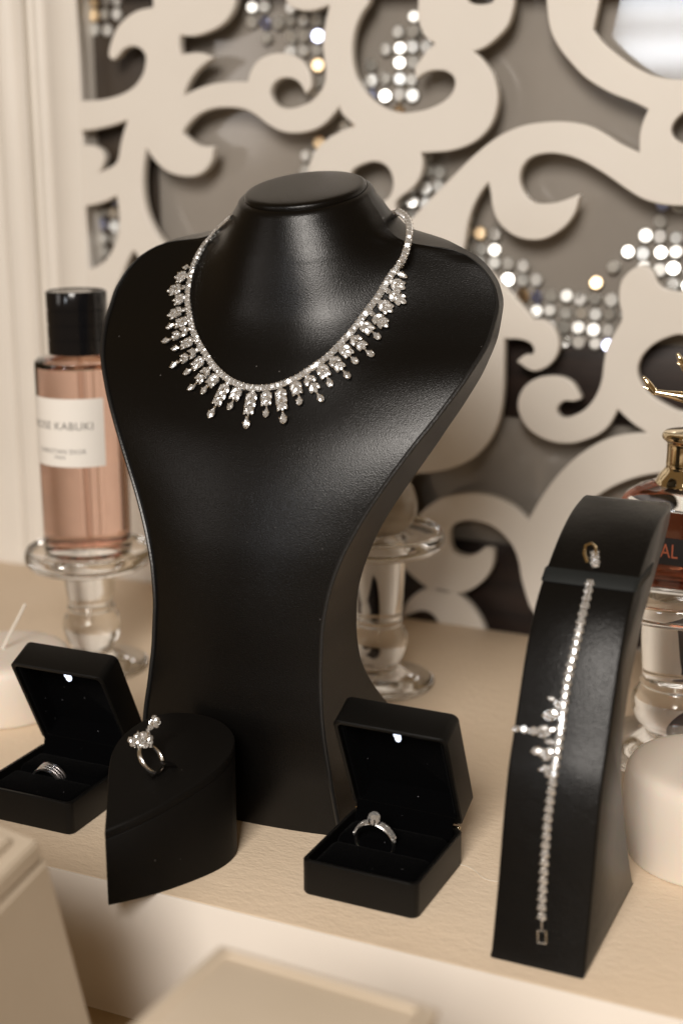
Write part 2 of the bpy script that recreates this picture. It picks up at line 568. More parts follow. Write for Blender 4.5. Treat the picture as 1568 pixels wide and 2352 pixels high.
C = 1
HOLES = [
    # beside the left stile
    [(A0, 383, -60, C), (A1, 690, -60, C), (A1, 690, 38, C), (A1, 620, 52), (A1, 570, 82), (A1, 530, 125), (A1, 505, 180),
     (A1, 491, 240), (A1, 505, 260), (A1, 522, 248), (A1, 550, 215), (A1, 592, 200), (A1, 630, 212), (A1, 655, 245),
     (A1, 655, 290), (A1, 640, 342), (A1, 600, 395), (A1, 540, 430), (A1, 470, 450), (A1, 408, 456), (A0, 408, 458, C)],
    [(A0, 415, 580, C), (A1, 415, 575), (A1, 500, 556), (A1, 580, 528, C), (A1, 562, 580), (A1, 545, 645), (A1, 530, 722), (A1, 495, 755),
     (A1, 425, 788, C), (A1, 452, 745), (A1, 462, 705), (A1, 447, 675), (A1, 415, 658), (A0, 400, 655, C)],
    [(A0, 425, 920, C), (A1, 425, 910), (A1, 470, 897), (A1, 525, 868, C), (A1, 536, 950), (A1, 535, 1020), (A1, 520, 1090), (A1, 490, 1150),
     (A1, 450, 1192), (A0, 432, 1212, C)],
    # between the left stem and the middle stem
    [(A1, 800, 150, C), (A1, 860, 155), (A1, 920, 140), (A1, 980, 110), (A1, 1020, 70), (A1, 1045, 15), (A1, 1050, -60, C),
     (A1, 1270, -60, C), (A1, 1290, 8), (A1, 1335, 36), (A1, 1400, 40), (A1, 1482, 12, C), (A1, 1463, 100), (A1, 1450, 180),
     (A1, 1456, 260), (A1, 1464, 330), (A1, 1446, 400), (A1, 1400, 455), (A1, 1350, 480), (A1, 1300, 492), (A1, 1250, 485),
     (A1, 1215, 452), (A1, 1204, 412), (A1, 1222, 368), (A1, 1262, 343), (A1, 1310, 345), (A1, 1345, 367), (A1, 1370, 410, C),
     (A1, 1388, 385), (A1, 1380, 330), (A1, 1350, 280), (A1, 1300, 250), (A1, 1230, 245), (A1, 1165, 270), (A1, 1130, 315),
     (A1, 1112, 372, C), (A1, 1040, 372), (A1, 960, 380), (A1, 880, 405), (A1, 812, 442, C), (A1, 830, 385), (A1, 862, 330),
     (A1, 900, 290), (A1, 942, 258, C), (A1, 900, 243), (A1, 850, 244), (A1, 805, 252, C), (A1, 797, 200)],
    [(A1, 808, 597, C), (A1, 830, 560), (A1, 880, 510), (A1, 950, 480), (A1, 1030, 475), (A1, 1100, 485), (A1, 1150, 512),
     (A1, 1200, 550), (A1, 1250, 578), (A1, 1310, 590), (A1, 1380, 582), (A1, 1440, 555), (A1, 1490, 505), (A1, 1522, 460, C),
     (A1, 1535, 505), (A1, 1600, 567, C), (A1, 1540, 587), (A1, 1477, 622), (A1, 1430, 662), (A1, 1395, 720), (A1, 1383, 775),
     (A1, 1395, 850), (A1, 1420, 1000), (A1, 1330, 1180), (A1, 1100, 1290), (A1, 900, 1240), (A1, 790, 1150), (A1, 740, 1105),
     (A1, 690, 1040), (A1, 650, 950), (A1, 634, 850), (A1, 636, 750), (A1, 652, 648, C), (A1, 700, 720), (A1, 760, 768),
     (A1, 840, 785), (A1, 900, 770), (A1, 940, 720), (A1, 950, 662, C), (A1, 900, 660), (A1, 855, 637)],
    [(A1, 598, 1110, C), (A1, 570, 1160), (A1, 540, 1235), (A1, 500, 1330), (A1, 480, 1440), (A1, 640, 1440), (A1, 740, 1330),
     (A1, 680, 1235), (A1, 630, 1160)],
    # the pear-shaped opening above the neck
    [(A2, 200, -60, C), (A2, 185, 5), (A2, 150, 60), (A2, 122, 130), (A2, 110, 220), (A2, 120, 310), (A2, 150, 380), (A2, 200, 440),
     (A2, 260, 480), (A2, 330, 500), (A2, 400, 495), (A2, 460, 480), (A2, 520, 450), (A2, 560, 410), (A2, 574, 362), (A2, 560, 325),
     (A2, 520, 303), (A2, 470, 302), (A2, 430, 315), (A2, 402, 335, C), (A2, 398, 300), (A2, 420, 265), (A2, 450, 225),
     (A2, 492, 188, C), (A2, 450, 165), (A2, 423, 118), (A2, 410, 60), (A2, 418, -60, C)],
    [(A2, 600, -60, C), (A2, 615, 2), (A2, 645, 22), (A2, 690, 26), (A2, 738, 10), (A2, 762, -60, C)],
    # the wide opening right of the round scroll
    [(A2, 815, -60, C), (A2, 820, 0), (A2, 812, 50), (A2, 790, 110), (A2, 740, 165), (A2, 690, 202), (A2, 635, 222, C), (A2, 680, 262),
     (A2, 722, 320), (A2, 745, 390), (A2, 745, 460), (A2, 720, 540), (A2, 670, 600), (A2, 610, 635), (A2, 540, 655), (A2, 470, 661),
     (A2, 410, 664, C), (A2, 420, 720), (A2, 405, 780), (A2, 370, 825), (A2, 320, 862), (A2, 300, 900), (A2, 320, 960), (A2, 385, 960, C),
     (A2, 450, 890), (A2, 560, 780), (A2, 650, 690), (A2, 750, 610), (A2, 850, 562), (A2, 950, 543), (A2, 1050, 540), (A2, 1150, 557),
     (A2, 1220, 592), (A2, 1290, 637), (A2, 1382, 680, C), (A2, 1382, 600), (A2, 1395, 540), (A2, 1422, 476, C), (A2, 1350, 440),
     (A2, 1250, 400), (A2, 1150, 340), (A2, 1080, 270), (A2, 1020, 190), (A2, 985, 100), (A2, 970, -60, C)],
    [(A2, 105, 757), (A2, 160, 714), (A2, 220, 702), (A2, 270, 722), (A2, 298, 770), (A2, 300, 830), (A2, 270, 880), (A2, 190, 910), (A2, 120, 860)],
    # upper right leaf opening
    [(A2, 1205, -60, C), (A2, 1180, 60), (A2, 1165, 132, C), (A2, 1210, 190), (A2, 1280, 250), (A2, 1360, 305), (A2, 1450, 342),
     (A2, 1568, 355), (A2, 1700, 330), (A2, 1760, 200), (A2, 1720, -60, C)],
    [(A2, 1620, 470), (A2, 1560, 490), (A2, 1515, 540), (A2, 1510, 590), (A2, 1550, 630), (A2, 1640, 650), (A2, 1700, 560)],
    # the large opening under the arch, running down through the crystals to the two hooks
    [(A2, 718, 786, C), (A2, 680, 832), (A2, 642, 900), (A2, 617, 980), (A2, 604, 1060), (A2, 600, 1130), (A2, 690, 1170),
     (A2, 780, 1262), (A2, 890, 1382), (A3, 903, 312, C), (A3, 962, 318), (A3, 1003, 362), (A3, 1016, 418), (A3, 1000, 470), (A3, 960, 510),
     (A3, 905, 524), (A3, 848, 488, C), (A3, 875, 467), (A3, 906, 466), (A3, 920, 438), (A3, 900, 403), (A3, 850, 385),
     (A3, 776, 384, C), (A3, 775, 500), (A3, 772, 620), (A3, 760, 715), (A3, 735, 790), (A3, 695, 855), (A3, 635, 912), (A3, 555, 950),
     (A3, 470, 968), (A3, 380, 975, C), (A3, 340, 1060), (A3, 395, 1190, C), (A3, 430, 1150), (A3, 490, 1105), (A3, 560, 1083), (A3, 650, 1075),
     (A3, 740, 1090), (A3, 820, 1130), (A3, 890, 1196, C), (A3, 930, 1122), (A3, 985, 1038), (A3, 1050, 962), (A3, 1130, 893),
     (A3, 1220, 842), (A3, 1310, 816), (A3, 1430, 808, C), (A3, 1345, 752), (A3, 1278, 688, C), (A3, 1245, 752), (A3, 1205, 795),
     (A3, 1150, 822), (A3, 1080, 841), (A3, 1000, 836), (A3, 920, 802), (A3, 870, 750), (A3, 848, 685), (A3, 862, 625), (A3, 902, 582),
     (A3, 960, 562), (A3, 1030, 564), (A3, 1080, 592), (A3, 1112, 648, C), (A3, 1085, 657), (A3, 1045, 656), (A3, 1012, 682),
     (A3, 1008, 716), (A3, 1035, 742), (A3, 1085, 735), (A3, 1145, 700), (A3, 1190, 642), (A3, 1215, 575), (A3, 1225, 500), (A3, 1238, 430),
     (A3, 1270, 370), (A3, 1305, 300), (A3, 1292, 220), (A3, 1300, 145), (A3, 1340, 95), (A3, 1390, 75), (A3, 1430, 100), (A3, 1452, 150),
     (A3, 1500, 182), (A3, 1600, 186), (A3, 1700, 120), (A2, 1720, 900), (A2, 1568, 896), (A2, 1480, 890), (A2, 1400, 868), (A2, 1330, 828),
     (A2, 1230, 758), (A2, 1150, 710), (A2, 1080, 680), (A2, 1000, 665), (A2, 930, 671), (A2, 880, 696), (A2, 850, 742), (A2, 845, 800),
     (A2, 870, 858), (A2, 910, 893), (A2, 960, 900), (A2, 1030, 890), (A2, 1105, 862, C), (A2, 1085, 930), (A2, 1040, 990), (A2, 970, 1035),
     (A2, 910, 1045), (A2, 850, 1035), (A2, 800, 1008), (A2, 757, 960), (A2, 736, 900), (A2, 730, 850)],
    [(A3, 1568, 365), (A3, 1500, 375), (A3, 1430, 410), (A3, 1380, 462), (A3, 1360, 522), (A3, 1375, 582), (A3, 1420, 640), (A3, 1490, 686),
     (A3, 1568, 716), (A3, 1680, 700), (A3, 1740, 560), (A3, 1690, 400)],
    # lower right arc
    [(A3, 1568, 965), (A3, 1480, 970), (A3, 1385, 985), (A3, 1300, 1012), (A3, 1220, 1052), (A3, 1140, 1112), (A3, 1080, 1190), (A3, 1040, 1270),
     (A3, 1012, 1360), (A3, 1000, 1480), (A3, 1030, 1700), (A3, 1200, 1780), (A3, 1500, 1700), (A3, 1700, 1300)],
    # lower left curls
    [(A3, 535, 1240, C), (A3, 550, 1205), (A3, 590, 1184), (A3, 645, 1180), (A3, 710, 1195), (A3, 770, 1232), (A3, 822, 1292), (A3, 850, 1360),
     (A3, 862, 1430), (A3, 880, 1500), (A3, 905, 1570), (A3, 960, 1650), (A3, 980, 1790, C), (A3, 730, 1790, C), (A3, 700, 1690),
     (A3, 670, 1620), (A3, 620, 1552), (A3, 550, 1500), (A3, 480, 1485), (A3, 410, 1506), (A3, 362, 1550), (A3, 342, 1602, C), (A3, 372, 1590),
     (A3, 420, 1576), (A3, 470, 1592), (A3, 502, 1640), (A3, 520, 1700), (A3, 500, 1790, C), (A3, 200, 1790, C), (A3, 200, 1500),
     (A3, 255, 1400), (A3, 335, 1375, C), (A3, 352, 1395), (A3, 400, 1440), (A3, 460, 1481), (A3, 540, 1501), (A3, 620, 1491), (A3, 690, 1442),
     (A3, 725, 1382), (A3, 730, 1318, C), (A3, 700, 1312), (A3, 670, 1335), (A3, 620, 1350), (A3, 562, 1332), (A3, 540, 1292)],
]
scr = thing('carved_screen', 'white scrollwork screen with crystal mosaic patches standing behind the table', 'screen', (-0.1, 0.39, -0.1))
cu = bpy.data.curves.new('lattice', 'CURVE')
cu.dimensions = '2D'
cu.fill_mode = 'BOTH'


def poly(pts):
    sp = cu.splines.new('POLY')
    sp.points.add(len(pts)-1)
    for i, p in enumerate(pts):
        sp.points[i].co = (p[0], p[1], 0, 1)
    sp.use_cyclic_u = True


poly([(xs_stile-0.004, -0.10), (0.42, -0.10), (0.42, 0.60), (xs_stile-0.004, 0.60)])
for h in HOLES:
    poly(hole(h))
cu.extrude = (YL1-YL0)/2 - 0.0012
cu.bevel_depth = 0.0012
cu.bevel_resolution = 2
tmp = bpy.data.objects.new('tmp', cu)
COL.objects.link(tmp)
dg = bpy.context.evaluated_depsgraph_get()
me = bpy.data.meshes.new_from_object(tmp.evaluated_get(dg))
bpy.data.objects.remove(tmp)
me.transform(Matrix.Translation((0, (YL0+YL1)/2, 0)) @ Matrix.Rotation(PI/2, 4, 'X'))
me.materials.clear()
me.materials.append(LATTICE)
put('lattice', me, scr)

# left stile with its stepped mouldings
prof = [(-0.62, 0.001), (-0.60, 0.0005), (-0.470, 0.0005), (-0.462, -0.0045), (-0.4545, -0.002), (-0.447, -0.009), (-0.441, -0.010), (-0.436, -0.0085),
        (-0.4335, -0.0015), (-0.4275, -0.0015), (-0.4265, -0.0085), (-0.4225, -0.0105), (-0.4195, -0.0075), (-0.4175, -0.0015),
        (-0.413, -0.0005), (-0.410, -0.0030), (-0.404, -0.0030), (-0.401, 0.0), (xs_stile-0.0035, 0.0), (xs_stile-0.001, -0.0007), (xs_stile, -0.003)]
bm = bmesh.new()
rows = []
for z in (-0.10, 0.62):
    rows.append([bm.verts.new((x, YL0 - 0.0012 - d, z)) for x, d in prof] + [bm.verts.new((xs_stile, YB-0.001, z)), bm.verts.new((-0.62, YB-0.001, z))])
grid_faces(bm, rows, closed_u=True)
bm.faces.new(rows[0])
bm.faces.new(rows[1][::-1])
add('stile', bm, LATTICE, scr, angle=50)
bm = bmesh.new()
box(bm, (-0.9, YB, -0.14), (0.9, YB+0.012, 0.75))
add('backing_panel', bm, BACKING, scr)


def reflection_slab(name, p0, p1, m, yf=0.004):  # thin slab coloured as a dark reflection in the backing
    a, b = atY(*p0, YB), atY(*p1, YB)
    bm = bmesh.new()
    box(bm, (a[0], YB-yf, min(a[2], b[2])), (b[0], YB-0.0005, max(a[2], b[2])), 0.0008, 2)
    return add(name, bm, m, scr)


reflection_slab('painted_reflection', (60, -40), (378, 720), REFL_BROWN)
reflection_slab('painted_reflection_band', (1080, 770), (1900, 1010), REFL_DARK)
z0 = atY(1060, 1237, YB)[2]
bm = bmesh.new()
box(bm, (-0.16, YB-0.0045, -0.12), (0.55, YB-0.0005, z0), 0.0008, 2)
add('painted_reflection', bm, REFL_DARK, scr)  # low dark reflection painted as a slab on the backing


# crystal mosaic: square grid of round cut stones fixed on the backing
def inside(p, P):
    x, y = p
    c = False
    n = len(P)
    for i in range(n):
        x1, y1 = P[i]
        x2, y2 = P[(i+1) % n]
        if (y1 > y) != (y2 > y) and x < (x2-x1)*(y-y1)/(y2-y1)+x1:
            c = not c
    return c


def cut_stone(bm, c, r, h, nrm, rot=0.0, seg=8, tablef=0.62):
    q = nrm.to_track_quat('Z', 'Y').to_matrix()
    g, tb = [], []
    for i in range(seg):
        a = 2*PI*(i+0.5)/seg + rot
        g.append(bm.verts.new(c + q @ Vector((r*math.cos(a), r*math.sin(a), 0))))
        a += PI/seg
        tb.append(bm.verts.new(c + q @ Vector((r*tablef*math.cos(a), r*tablef*math.sin(a), h))))
    ap = bm.verts.new(c - q @ Vector((0, 0, h*0.6)))
    fs = [bm.faces.new(tb)]
    for i in range(seg):
        k = (i+1) % seg
        fs.append(bm.faces.new((g[i], g[k], tb[i])))
        fs.append(bm.faces.new((tb[i], g[k], tb[k])))
        fs.append(bm.faces.new((g[k], g[i], ap)))
    return fs


LAMPS = [bpy.data.objects[n].location.copy() for n in ('window_lamp', 'second_window_lamp')]


def band(polys, lit, label=None, pitch=0.0116, seed=1):
    rnd = random.Random(seed)
    P = []
    for g, x, y in polys:
        q = atY(*g(x, y), YB-0.006)
        P.append((q[0], q[2]))
    xs, zs = [p[0] for p in P], [p[1] for p in P]
    bm = bmesh.new()
    i0, i1 = int(min(xs)/pitch)-1, int(max(xs)/pitch)+1
    j0, j1 = int(min(zs)/pitch)-1, int(max(zs)/pitch)+1
    for i in range(i0, i1+1):
        for j in range(j0, j1+1):
            x, z = i*pitch, j*pitch
            if not inside((x, z), P):
                continue
            c = Vector((x+rnd.uniform(-.0010, .0010), YB-0.0045, z+rnd.uniform(-.0010, .0010)))
            v = (Vector(CAM)-c).normalized()
            if rnd.random() < 0.05:
                continue
            n = Vector((rnd.gauss(0, 0.16), -1, rnd.gauss(0, 0.16))).normalized()
            if rnd.random() < (lit if (i+j) % 2 == 0 else lit*0.25):
                L = (LAMPS[0] if rnd.random() < 0.8 else LAMPS[1]) - c
                n = (v + L.normalized()).normalized()
                n = (n + Vector((rnd.gauss(0, .09), 0, rnd.gauss(0, .09)))).normalized()
            k = 0 if rnd.random() < 0.90 else (1 if rnd.random() < 0.6 else 2)
            for f_ in cut_stone(bm, c, rnd.uniform(0.0050, 0.0059), 0.0016, n, rnd.uniform(0, 1), 10, 0.84):
                f_.material_index = k
    ob = add('crystal_band', bm, CRYSTAL, scr, smooth=False)
    ob.data.materials.append(FIRE_WARM)
    ob.data.materials.append(FIRE_BLUE)


band([(A1, 1040, -40), (A1, 1300, -40), (A1, 1490, 60), (A1, 1475, 340), (A1, 1410, 470), (A1, 1360, 330), (A1, 1300, 250), (A1, 1160, 180)], 0.06, seed=3)
band([(A2, 380, 30), (A2, 460, 130), (A2, 500, 190), (A2, 410, 290), (A2, 410, 420), (A2, 330, 490), (A2, 210, 440), (A2, 150, 340), (A2, 235, 200), (A2, 320, 140)], 0.35, seed=4)
band([(A1, 1520, 455), (A1, 1610, 570), (A1, 1480, 640), (A1, 1390, 780), (A1, 1330, 770), (A1, 1330, 690), (A1, 1400, 620)], 0.12, seed=5)
band([(A2, 400, 660), (A2, 570, 770), (A2, 430, 920), (A2, 310, 1000), (A2, 280, 830), (A2, 230, 760), (A2, 400, 760)], 0.35, seed=6)
band([(A2, 600, 900), (A2, 700, 890), (A2, 760, 990), (A2, 930, 1170), (A3, 1030, 185), (A3, 1090, 185), (A3, 1200, 110), (A3, 1040, 420), (A3, 1000, 405), (A3, 880, 300), (A3, 780, 190), (A2, 600, 1190)], 0.16, seed=9)
band([(A3, 1100, 190), (A3, 1200, 115), (A3, 1330, 0), (A2, 1400, 980), (A2, 1480, 880), (A2, 1660, 880), (A3, 1660, 230), (A3, 1480, 215), (A3, 1420, 130), (A3, 1320, 170), (A3, 1330, 300), (A3, 1250, 425), (A3, 1040, 425)], 0.95, seed=11)
band([(A1, 395, -40), (A1, 560, -40), (A1, 570, 60), (A1, 500, 130), (A1, 395, 150)], 0.0, seed=12)
band([(A1, 425, 880), (A1, 540, 870), (A1, 530, 1100), (A1, 430, 1200)], 0.0, seed=13)

# ------------------------------------------------------------------ necklace bust
SX, YC = -0.0238, 0.092
Wz = Smooth([(0, .0635), (.02, .0622), (.04, .0603), (.06, .0575), (.08, .0548), (.10, .0533), (.12, .0531), (.14, .0553), (.16, .0607), (.18, .0694),
             (.20, .0804), (.22, .0926), (.24, .1056), (.26, .1165), (.28, .1226), (.293, .1230), (.303, .1200), (.312, .1130), (.319, .1030), (.3235, .0900),
             (.3265, .0690), (.3295, .0590), (.3335, .0525), (.338, .0485), (.3425, .0455), (.347, .0420), (.350, .0402)])
DE = Smooth([(0, -.001), (.02, -.0055), (.04, -.0085), (.06, -.0090), (.08, -.0071), (.10, -.0043), (.12, -.0018), (.14, .0012), (.16, .0052), (.18, .0109),
             (.20, .0175), (.22, .0257), (.24, .0369), (.26, .0501), (.28, .0670), (.295, .0790), (.305, .0845), (.315, .0880), (.33, .092), (.35, .092)])
BUL = Smooth([(0, .006), (.06, .007), (.14, .009), (.20, .012), (.26, .013), (.30, .011), (.35, .010)])
YFN = Smooth([(.20, .0415), (.25, .0425), (.27, .0433), (.29, .0446), (.31, .0463), (.325, .0482), (.335, .0500), (.343, .0518), (.35, .0535)])
WN = Smooth([(.20, .100), (.26, .092), (.28, .086), (.30, .078), (.31, .073), (.32, .0655), (.33, .0565), (.338, .0475), (.345, .0432), (.35, .0402)])
YBK = Smooth([(0, .120), (.03, .098), (.06, .0695), (.072, .0592), (.092, .0480), (.11, .0450), (.13, .0452), (.148, .0499), (.17, .0574), (.192, .069),
              (.216, .0785), (.248, .0800), (.272, .0820), (.294, .0890), (.31, .0930), (.325, .0965), (.35, .0965)])


def front(s, z):
    W = Wz(z)
    u = min(abs(s)/W, 1.0)
    a = DE(z) - BUL(z)*(1-u*u) + 0.03*sstep(.316, .340, z)
    m = sstep(.3255, .337, z)
    wn = WN(z)*(1-m) + W*m
    t = abs(s)/wn
    f = sstep(.312, .340, z)
    bell = (1+(t/0.88)**3)**-1.3
    circ = math.sqrt(max(1-t*t, 0.0))
    b = YC - (YC-YFN(z))*(bell*(1-f) + circ*f)
    k = 0.026*(1-sstep(.280, .334, z)) + 0.0004
    h = max(k-abs(a-b), 0)/k
    return min(a, b) - h*h*k*0.25


def shear(p):
    x, y, z = p
    return Vector((x, y, z + math.tan(math.radians(15))*(y-YC)*sstep(.25, .352, z)))


zs = list(np.linspace(0, .30, 90)) + list(np.linspace(.302, .316, 10)) + list(np.linspace(.3165, .334, 90)) + list(np.linspace(.335, .350, 16))
NS = 72
UU = [math.sin((i/NS-0.5)*PI)*0.6 + (2*i/NS-1)*0.4 for i in range(NS+1)]
YG = np.array([[front(u*Wz(z), z) for u in UU] for z in zs])
ZA = np.array(zs)
YSM = YG.copy()
KZ = np.linspace(-2, 2, 13)
KW = np.exp(-0.5*KZ**2)
KW /= KW.sum()
EW = np.array([1-sstep(0.86, 1.0, abs(u)) for u in UU])
for i, z in enumerate(zs):
    f = sstep(.265, .300, z)*(1-sstep(.3385, .3485, z))
    if f > 0:
        W = Wz(z)
        sg = min(0.0080, (0.3490-z)/2.0)
        for j, u in enumerate(UU):
            sm = sum(k*front(u*W, z+sg*q) for k, q in zip(KW, KZ))
            YSM[i, j] = YG[i, j] + (sm-YG[i, j])*f*EW[j]
for _ in range(6):
    sm = YSM.copy()
    sm[:, 1:-1] = 0.25*YSM[:, :-2]+0.5*YSM[:, 1:-1]+0.25*YSM[:, 2:]
    for i, z in enumerate(zs):
        f = sstep(.270, .300, z)*(1-sstep(.338, .3485, z))
        YSM[i] = YSM[i] + (sm[i]-YSM[i])*f
bust = thing('necklace_bust', 'tall black leatherette bust with round neck top wearing the drop necklace', 'necklace stand', (SX, 0.02, 0))
bm = bmesh.new()
rows = []
for k, z in enumerate(zs):
    W = Wz(z)
    rows.append([bm.verts.new(shear((SX+UU[i]*W, YSM[k, i], z))) for i in range(NS+1)])
for dz, sc in ((.0016, .985), (.0026, .95), (.0030, .90)):
    top = []
    for i in range(NS+1):
        u = math.sin((i/NS-0.5)*PI)*0.6 + (2*i/NS-1)*0.4
        W = Wz(.35)
        y = front(u*W, .35)
        p = shear((SX+u*W*sc, YC+(y-YC)*sc, .35))
        top.append(bm.verts.new(p + Vector((0, 0, dz))))
    rows.append(top)
grid_faces(bm, rows)
fp_mesh = mesh_of(bm, 'front_panel', LEATHER, angle=60)
bmt = bmesh.new()
bmt.from_mesh(fp_mesh)
BUST = BVHTree.FromBMesh(bmt)
bmt.free()
put('front_panel', fp_mesh, bust)
# side band and back
bm = bmesh.new()
rows = []
NB = 36
for z in zs:
    W = Wz(z)
    tb = sstep(.318, .333, z)
    e = front(W, z)
    row = []
    for q in range(6):
        row.append(bm.verts.new(shear((SX+W*(1-0.004*q/5*(1-tb)), e + (YBK(z)-e)*(q/6)*(1-tb) + tb*0.0, z))) if tb < 1 else bm.verts.new(shear((SX+W, e, z))))
    for i in range(NB+1):
        a = -PI/2 + PI*i/NB
        u = -math.sin(a)
        yb = max(YBK(z), e+0.002)*(1-tb) + (max(e, YC) + (W-0.002)*math.cos(a))*tb
        row.append(bm.verts.new(shear((SX+u*W*0.996, yb, z))))
    for q in range(5, -1, -1):
        row.append(bm.verts.new(shear((SX-W*(1-0.004*q/5*(1-tb)), e + (YBK(z)-e)*(q/6)*(1-tb), z))))
    rows.append(row)
for dz, sc in ((.0016, .985), (.0026, .95), (.0030, .90)):
    row = []
    for v in rows[len(zs)-1]:
        c_ = shear((SX, YC, .35))
        row.append(bm.verts.new(c_ + (v.co-c_)*sc + Vector((0, 0, dz))))
    rows.append(row)
grid_faces(bm, rows)
bmesh.ops.remove_doubles(bm, verts=bm.verts, dist=1e-6)
add('side_band', bm, LEATHER, bust, angle=45)
# piped seam along both edges
for sg in (-1, 1):
    pts = [shear((SX+sg*(Wz(z)+0.0002), front(Wz(z), z)-0.0003, z)) for z in np.linspace(0.001, .3255, 130)]
    add('piping', tube(pts, 0.0013, 8, taper=[0.0013*min(1.0, (len(pts)-i)/14) for i in range(len(pts))]), PIPING, bust)
# padded disc closing the neck
Mc = Matrix.Translation(shear((SX, YC, .3515))) @ Matrix.Rotation(math.radians(15), 4, 'X')
add('neck_cap', lathe(smooth_prof([(0, -.002), (.0340, -.002), (.0356, .0000), (.0357, .0022), (.0345, .0040), (.030, .0048), (.018, .0052), (0, .0053)], 4), seg=72, M=Mc), LEATHER, bust)

# ------------------------------------------------------------------ cut stones for the jewellery
def outline(kind, n=12):
    out = []
    if kind == 'square':
        for i in range(4):
            a = PI/2*i + PI/4
            for da in (-0.2, 0.2):
                out.append(Vector((math.cos(a+da), math.sin(a+da), 0)))
    elif kind == 'round':
        for i in range(n):
            out.append(Vector((math.cos(2*PI*i/n), math.sin(2*PI*i/n), 0)))
    elif kind == 'marquise':
        for i in range(n):
            a = 2*PI*i/n
            out.append(Vector((math.cos(a), 0.46*math.sin(a)*abs(math.sin(a))**0.25, 0)))
    elif kind == 'pear':
        for i in range(n):
            a = 2*PI*i/n
            c = math.cos(a)
            out.append(Vector((c, 0.62*math.sin(a)*(0.78+0.3*c if c > -0.2 else 0.72*(1+c)**0.55*1.0), 0)))
    return out


def stone_mesh(name, kind, m, crown=0.42, tablef=0.55, n=12):
    bm = bmesh.new()
    G = outline(kind, n)
    k = len(G)
    g = [bm.verts.new(p) for p in G]
    g2 = [bm.verts.new(p + Vector((0, 0, -0.06))) for p in G]
    tb = []
    for i in range(k):
        p = (G[i]+G[(i+1) % k])*0.5*tablef
        tb.append(bm.verts.new(p + Vector((0, 0, crown))))
    ap = bm.verts.new((0, 0, -0.75))
    bm.faces.new(tb)
    for i in range(k):
        j = (i+1) % k
        bm.faces.new((g[i], g[j], tb[i]))
        bm.faces.new((tb[i], g[j], tb[j]))
        bm.faces.new((g2[i], g2[j], g[j], g[i]))
        bm.faces.new((g2[j], g2[i], ap))
    bmesh.ops.recalc_face_normals(bm, faces=bm.faces)
    me = bpy.data.meshes.new(name)
    bm.to_mesh(me)
    bm.free()
    me.materials.append(m)
    return me


ST_SQ = stone_mesh('square_stone', 'square', DIAMOND)
ST_RD = stone_mesh('round_stone', 'round', DIAMOND, n=10)
RINGDIA = gem('ring_diamond', (1.0, 0.99, 0.98), 0.66, white=0.18, gl=0.12)
ST_RR = stone_mesh('ring_stone', 'round', RINGDIA, tablef=0.42, n=10)
ST_MQ = stone_mesh('marquise_stone', 'marquise', DIAMOND, 0.26, 0.5, n=12)
ST_PR = stone_mesh('pear_stone', 'pear', DIAMOND, 0.36, 0.52, n=14)


def frame_of(pos, xdir, nrm):
    x = (xdir - nrm*xdir.dot(nrm)).normalized()
    y = nrm.cross(x)
    M = Matrix((x, y, nrm)).transposed().to_4x4()
    M.translation = pos
    return M


def place(name, me, M, s, parent, tilt=0.0):
    o = bpy.data.objects.new(name, me)
    COL.objects.link(o)
    o.parent = parent
    ROOT[o] = ROOT[parent]
    J = Matrix.Rotation(random.gauss(0, tilt), 4, 'X') @ Matrix.Rotation(random.gauss(0, tilt), 4, 'Y')
    o.matrix_local = Matrix.Translation(-ROOT[parent]) @ M @ J @ Matrix.Diagonal((s[0], s[1], s[2], 1))
    return o


def rim(bm, M, kind, s, h, scale=1.12, n=12):
    """Metal setting under a stone: a short wall following its outline, with claws."""
    G = outline(kind, n)
    k = len(G)
    a = [bm.verts.new(M @ Vector((p.x*s[0]*scale, p.y*s[1]*scale, -0.02*s[2]))) for p in G]
    b = [bm.verts.new(M @ Vector((p.x*s[0]*scale*0.85, p.y*s[1]*scale*0.85, -h))) for p in G]
    c = [bm.verts.new(M @ Vector((p.x*s[0]*0.95, p.y*s[1]*0.95, -0.02*s[2]))) for p in G]
    for i in range(k):
        j = (i+1) % k
        bm.faces.new((a[i], a[j], b[j], b[i]))
        bm.faces.new((c[i], c[j], a[j], a[i]))
    bm.faces.new(b)
    for i in range(0, k, max(1, k//4)):
        p = M @ Vector((G[i].x*s[0]*1.02, G[i].y*s[1]*1.02, 0.12*s[2]))
        r = bmesh.ops.create_icosphere(bm, subdivisions=1, radius=min(s[0], s[1])*0.22)
        for v in r['verts']:
            v.co += p


# ------------------------------------------------------------------ necklace
def N1(x, y): return (344.5 + x*0.4028, 373.2 + y*0.4028)


chain_px = [(470, 320), (440, 350), (400, 385), (360, 430), (325, 470), (300, 503), (280, 540), (262, 580), (250, 620), (240, 660), (230, 720), (225, 780),
            (230, 840), (240, 900), (255, 960), (285, 1030), (320, 1090), (360, 1150), (400, 1195), (450, 1238), (500, 1265), (560, 1285), (620, 1292),
            (680, 1288), (740, 1275), (800, 1252), (850, 1228), (900, 1195), (960, 1155), (1000, 1125), (1050, 1080), (1100, 1025), (1150, 970), (1200, 905),
            (1250, 835), (1300, 770), (1340, 700), (1378, 640), (1412, 600), (1440, 550), (1460, 490), (1472, 430), (1474, 370), (1462, 328), (1440, 300), (1412, 283)]
cp, cn = [], []
FREE = {(1440, 550): .070, (1460, 490): .074, (1472, 430): .079, (1474, 370): .085, (1462, 328): .090, (1440, 300): .0945, (1412, 283): .098}
for p in chain_px:
    l, n = hit(BUST, *N1(*p))
    if p in FREE:                       # here the chain hangs clear of the neck
        l = Vector(atY(*N1(*p), FREE[p]))
        n = Vector((0.55, -0.75, 0.35)).normalized()
    cp.append(l)
    cn.append(n)
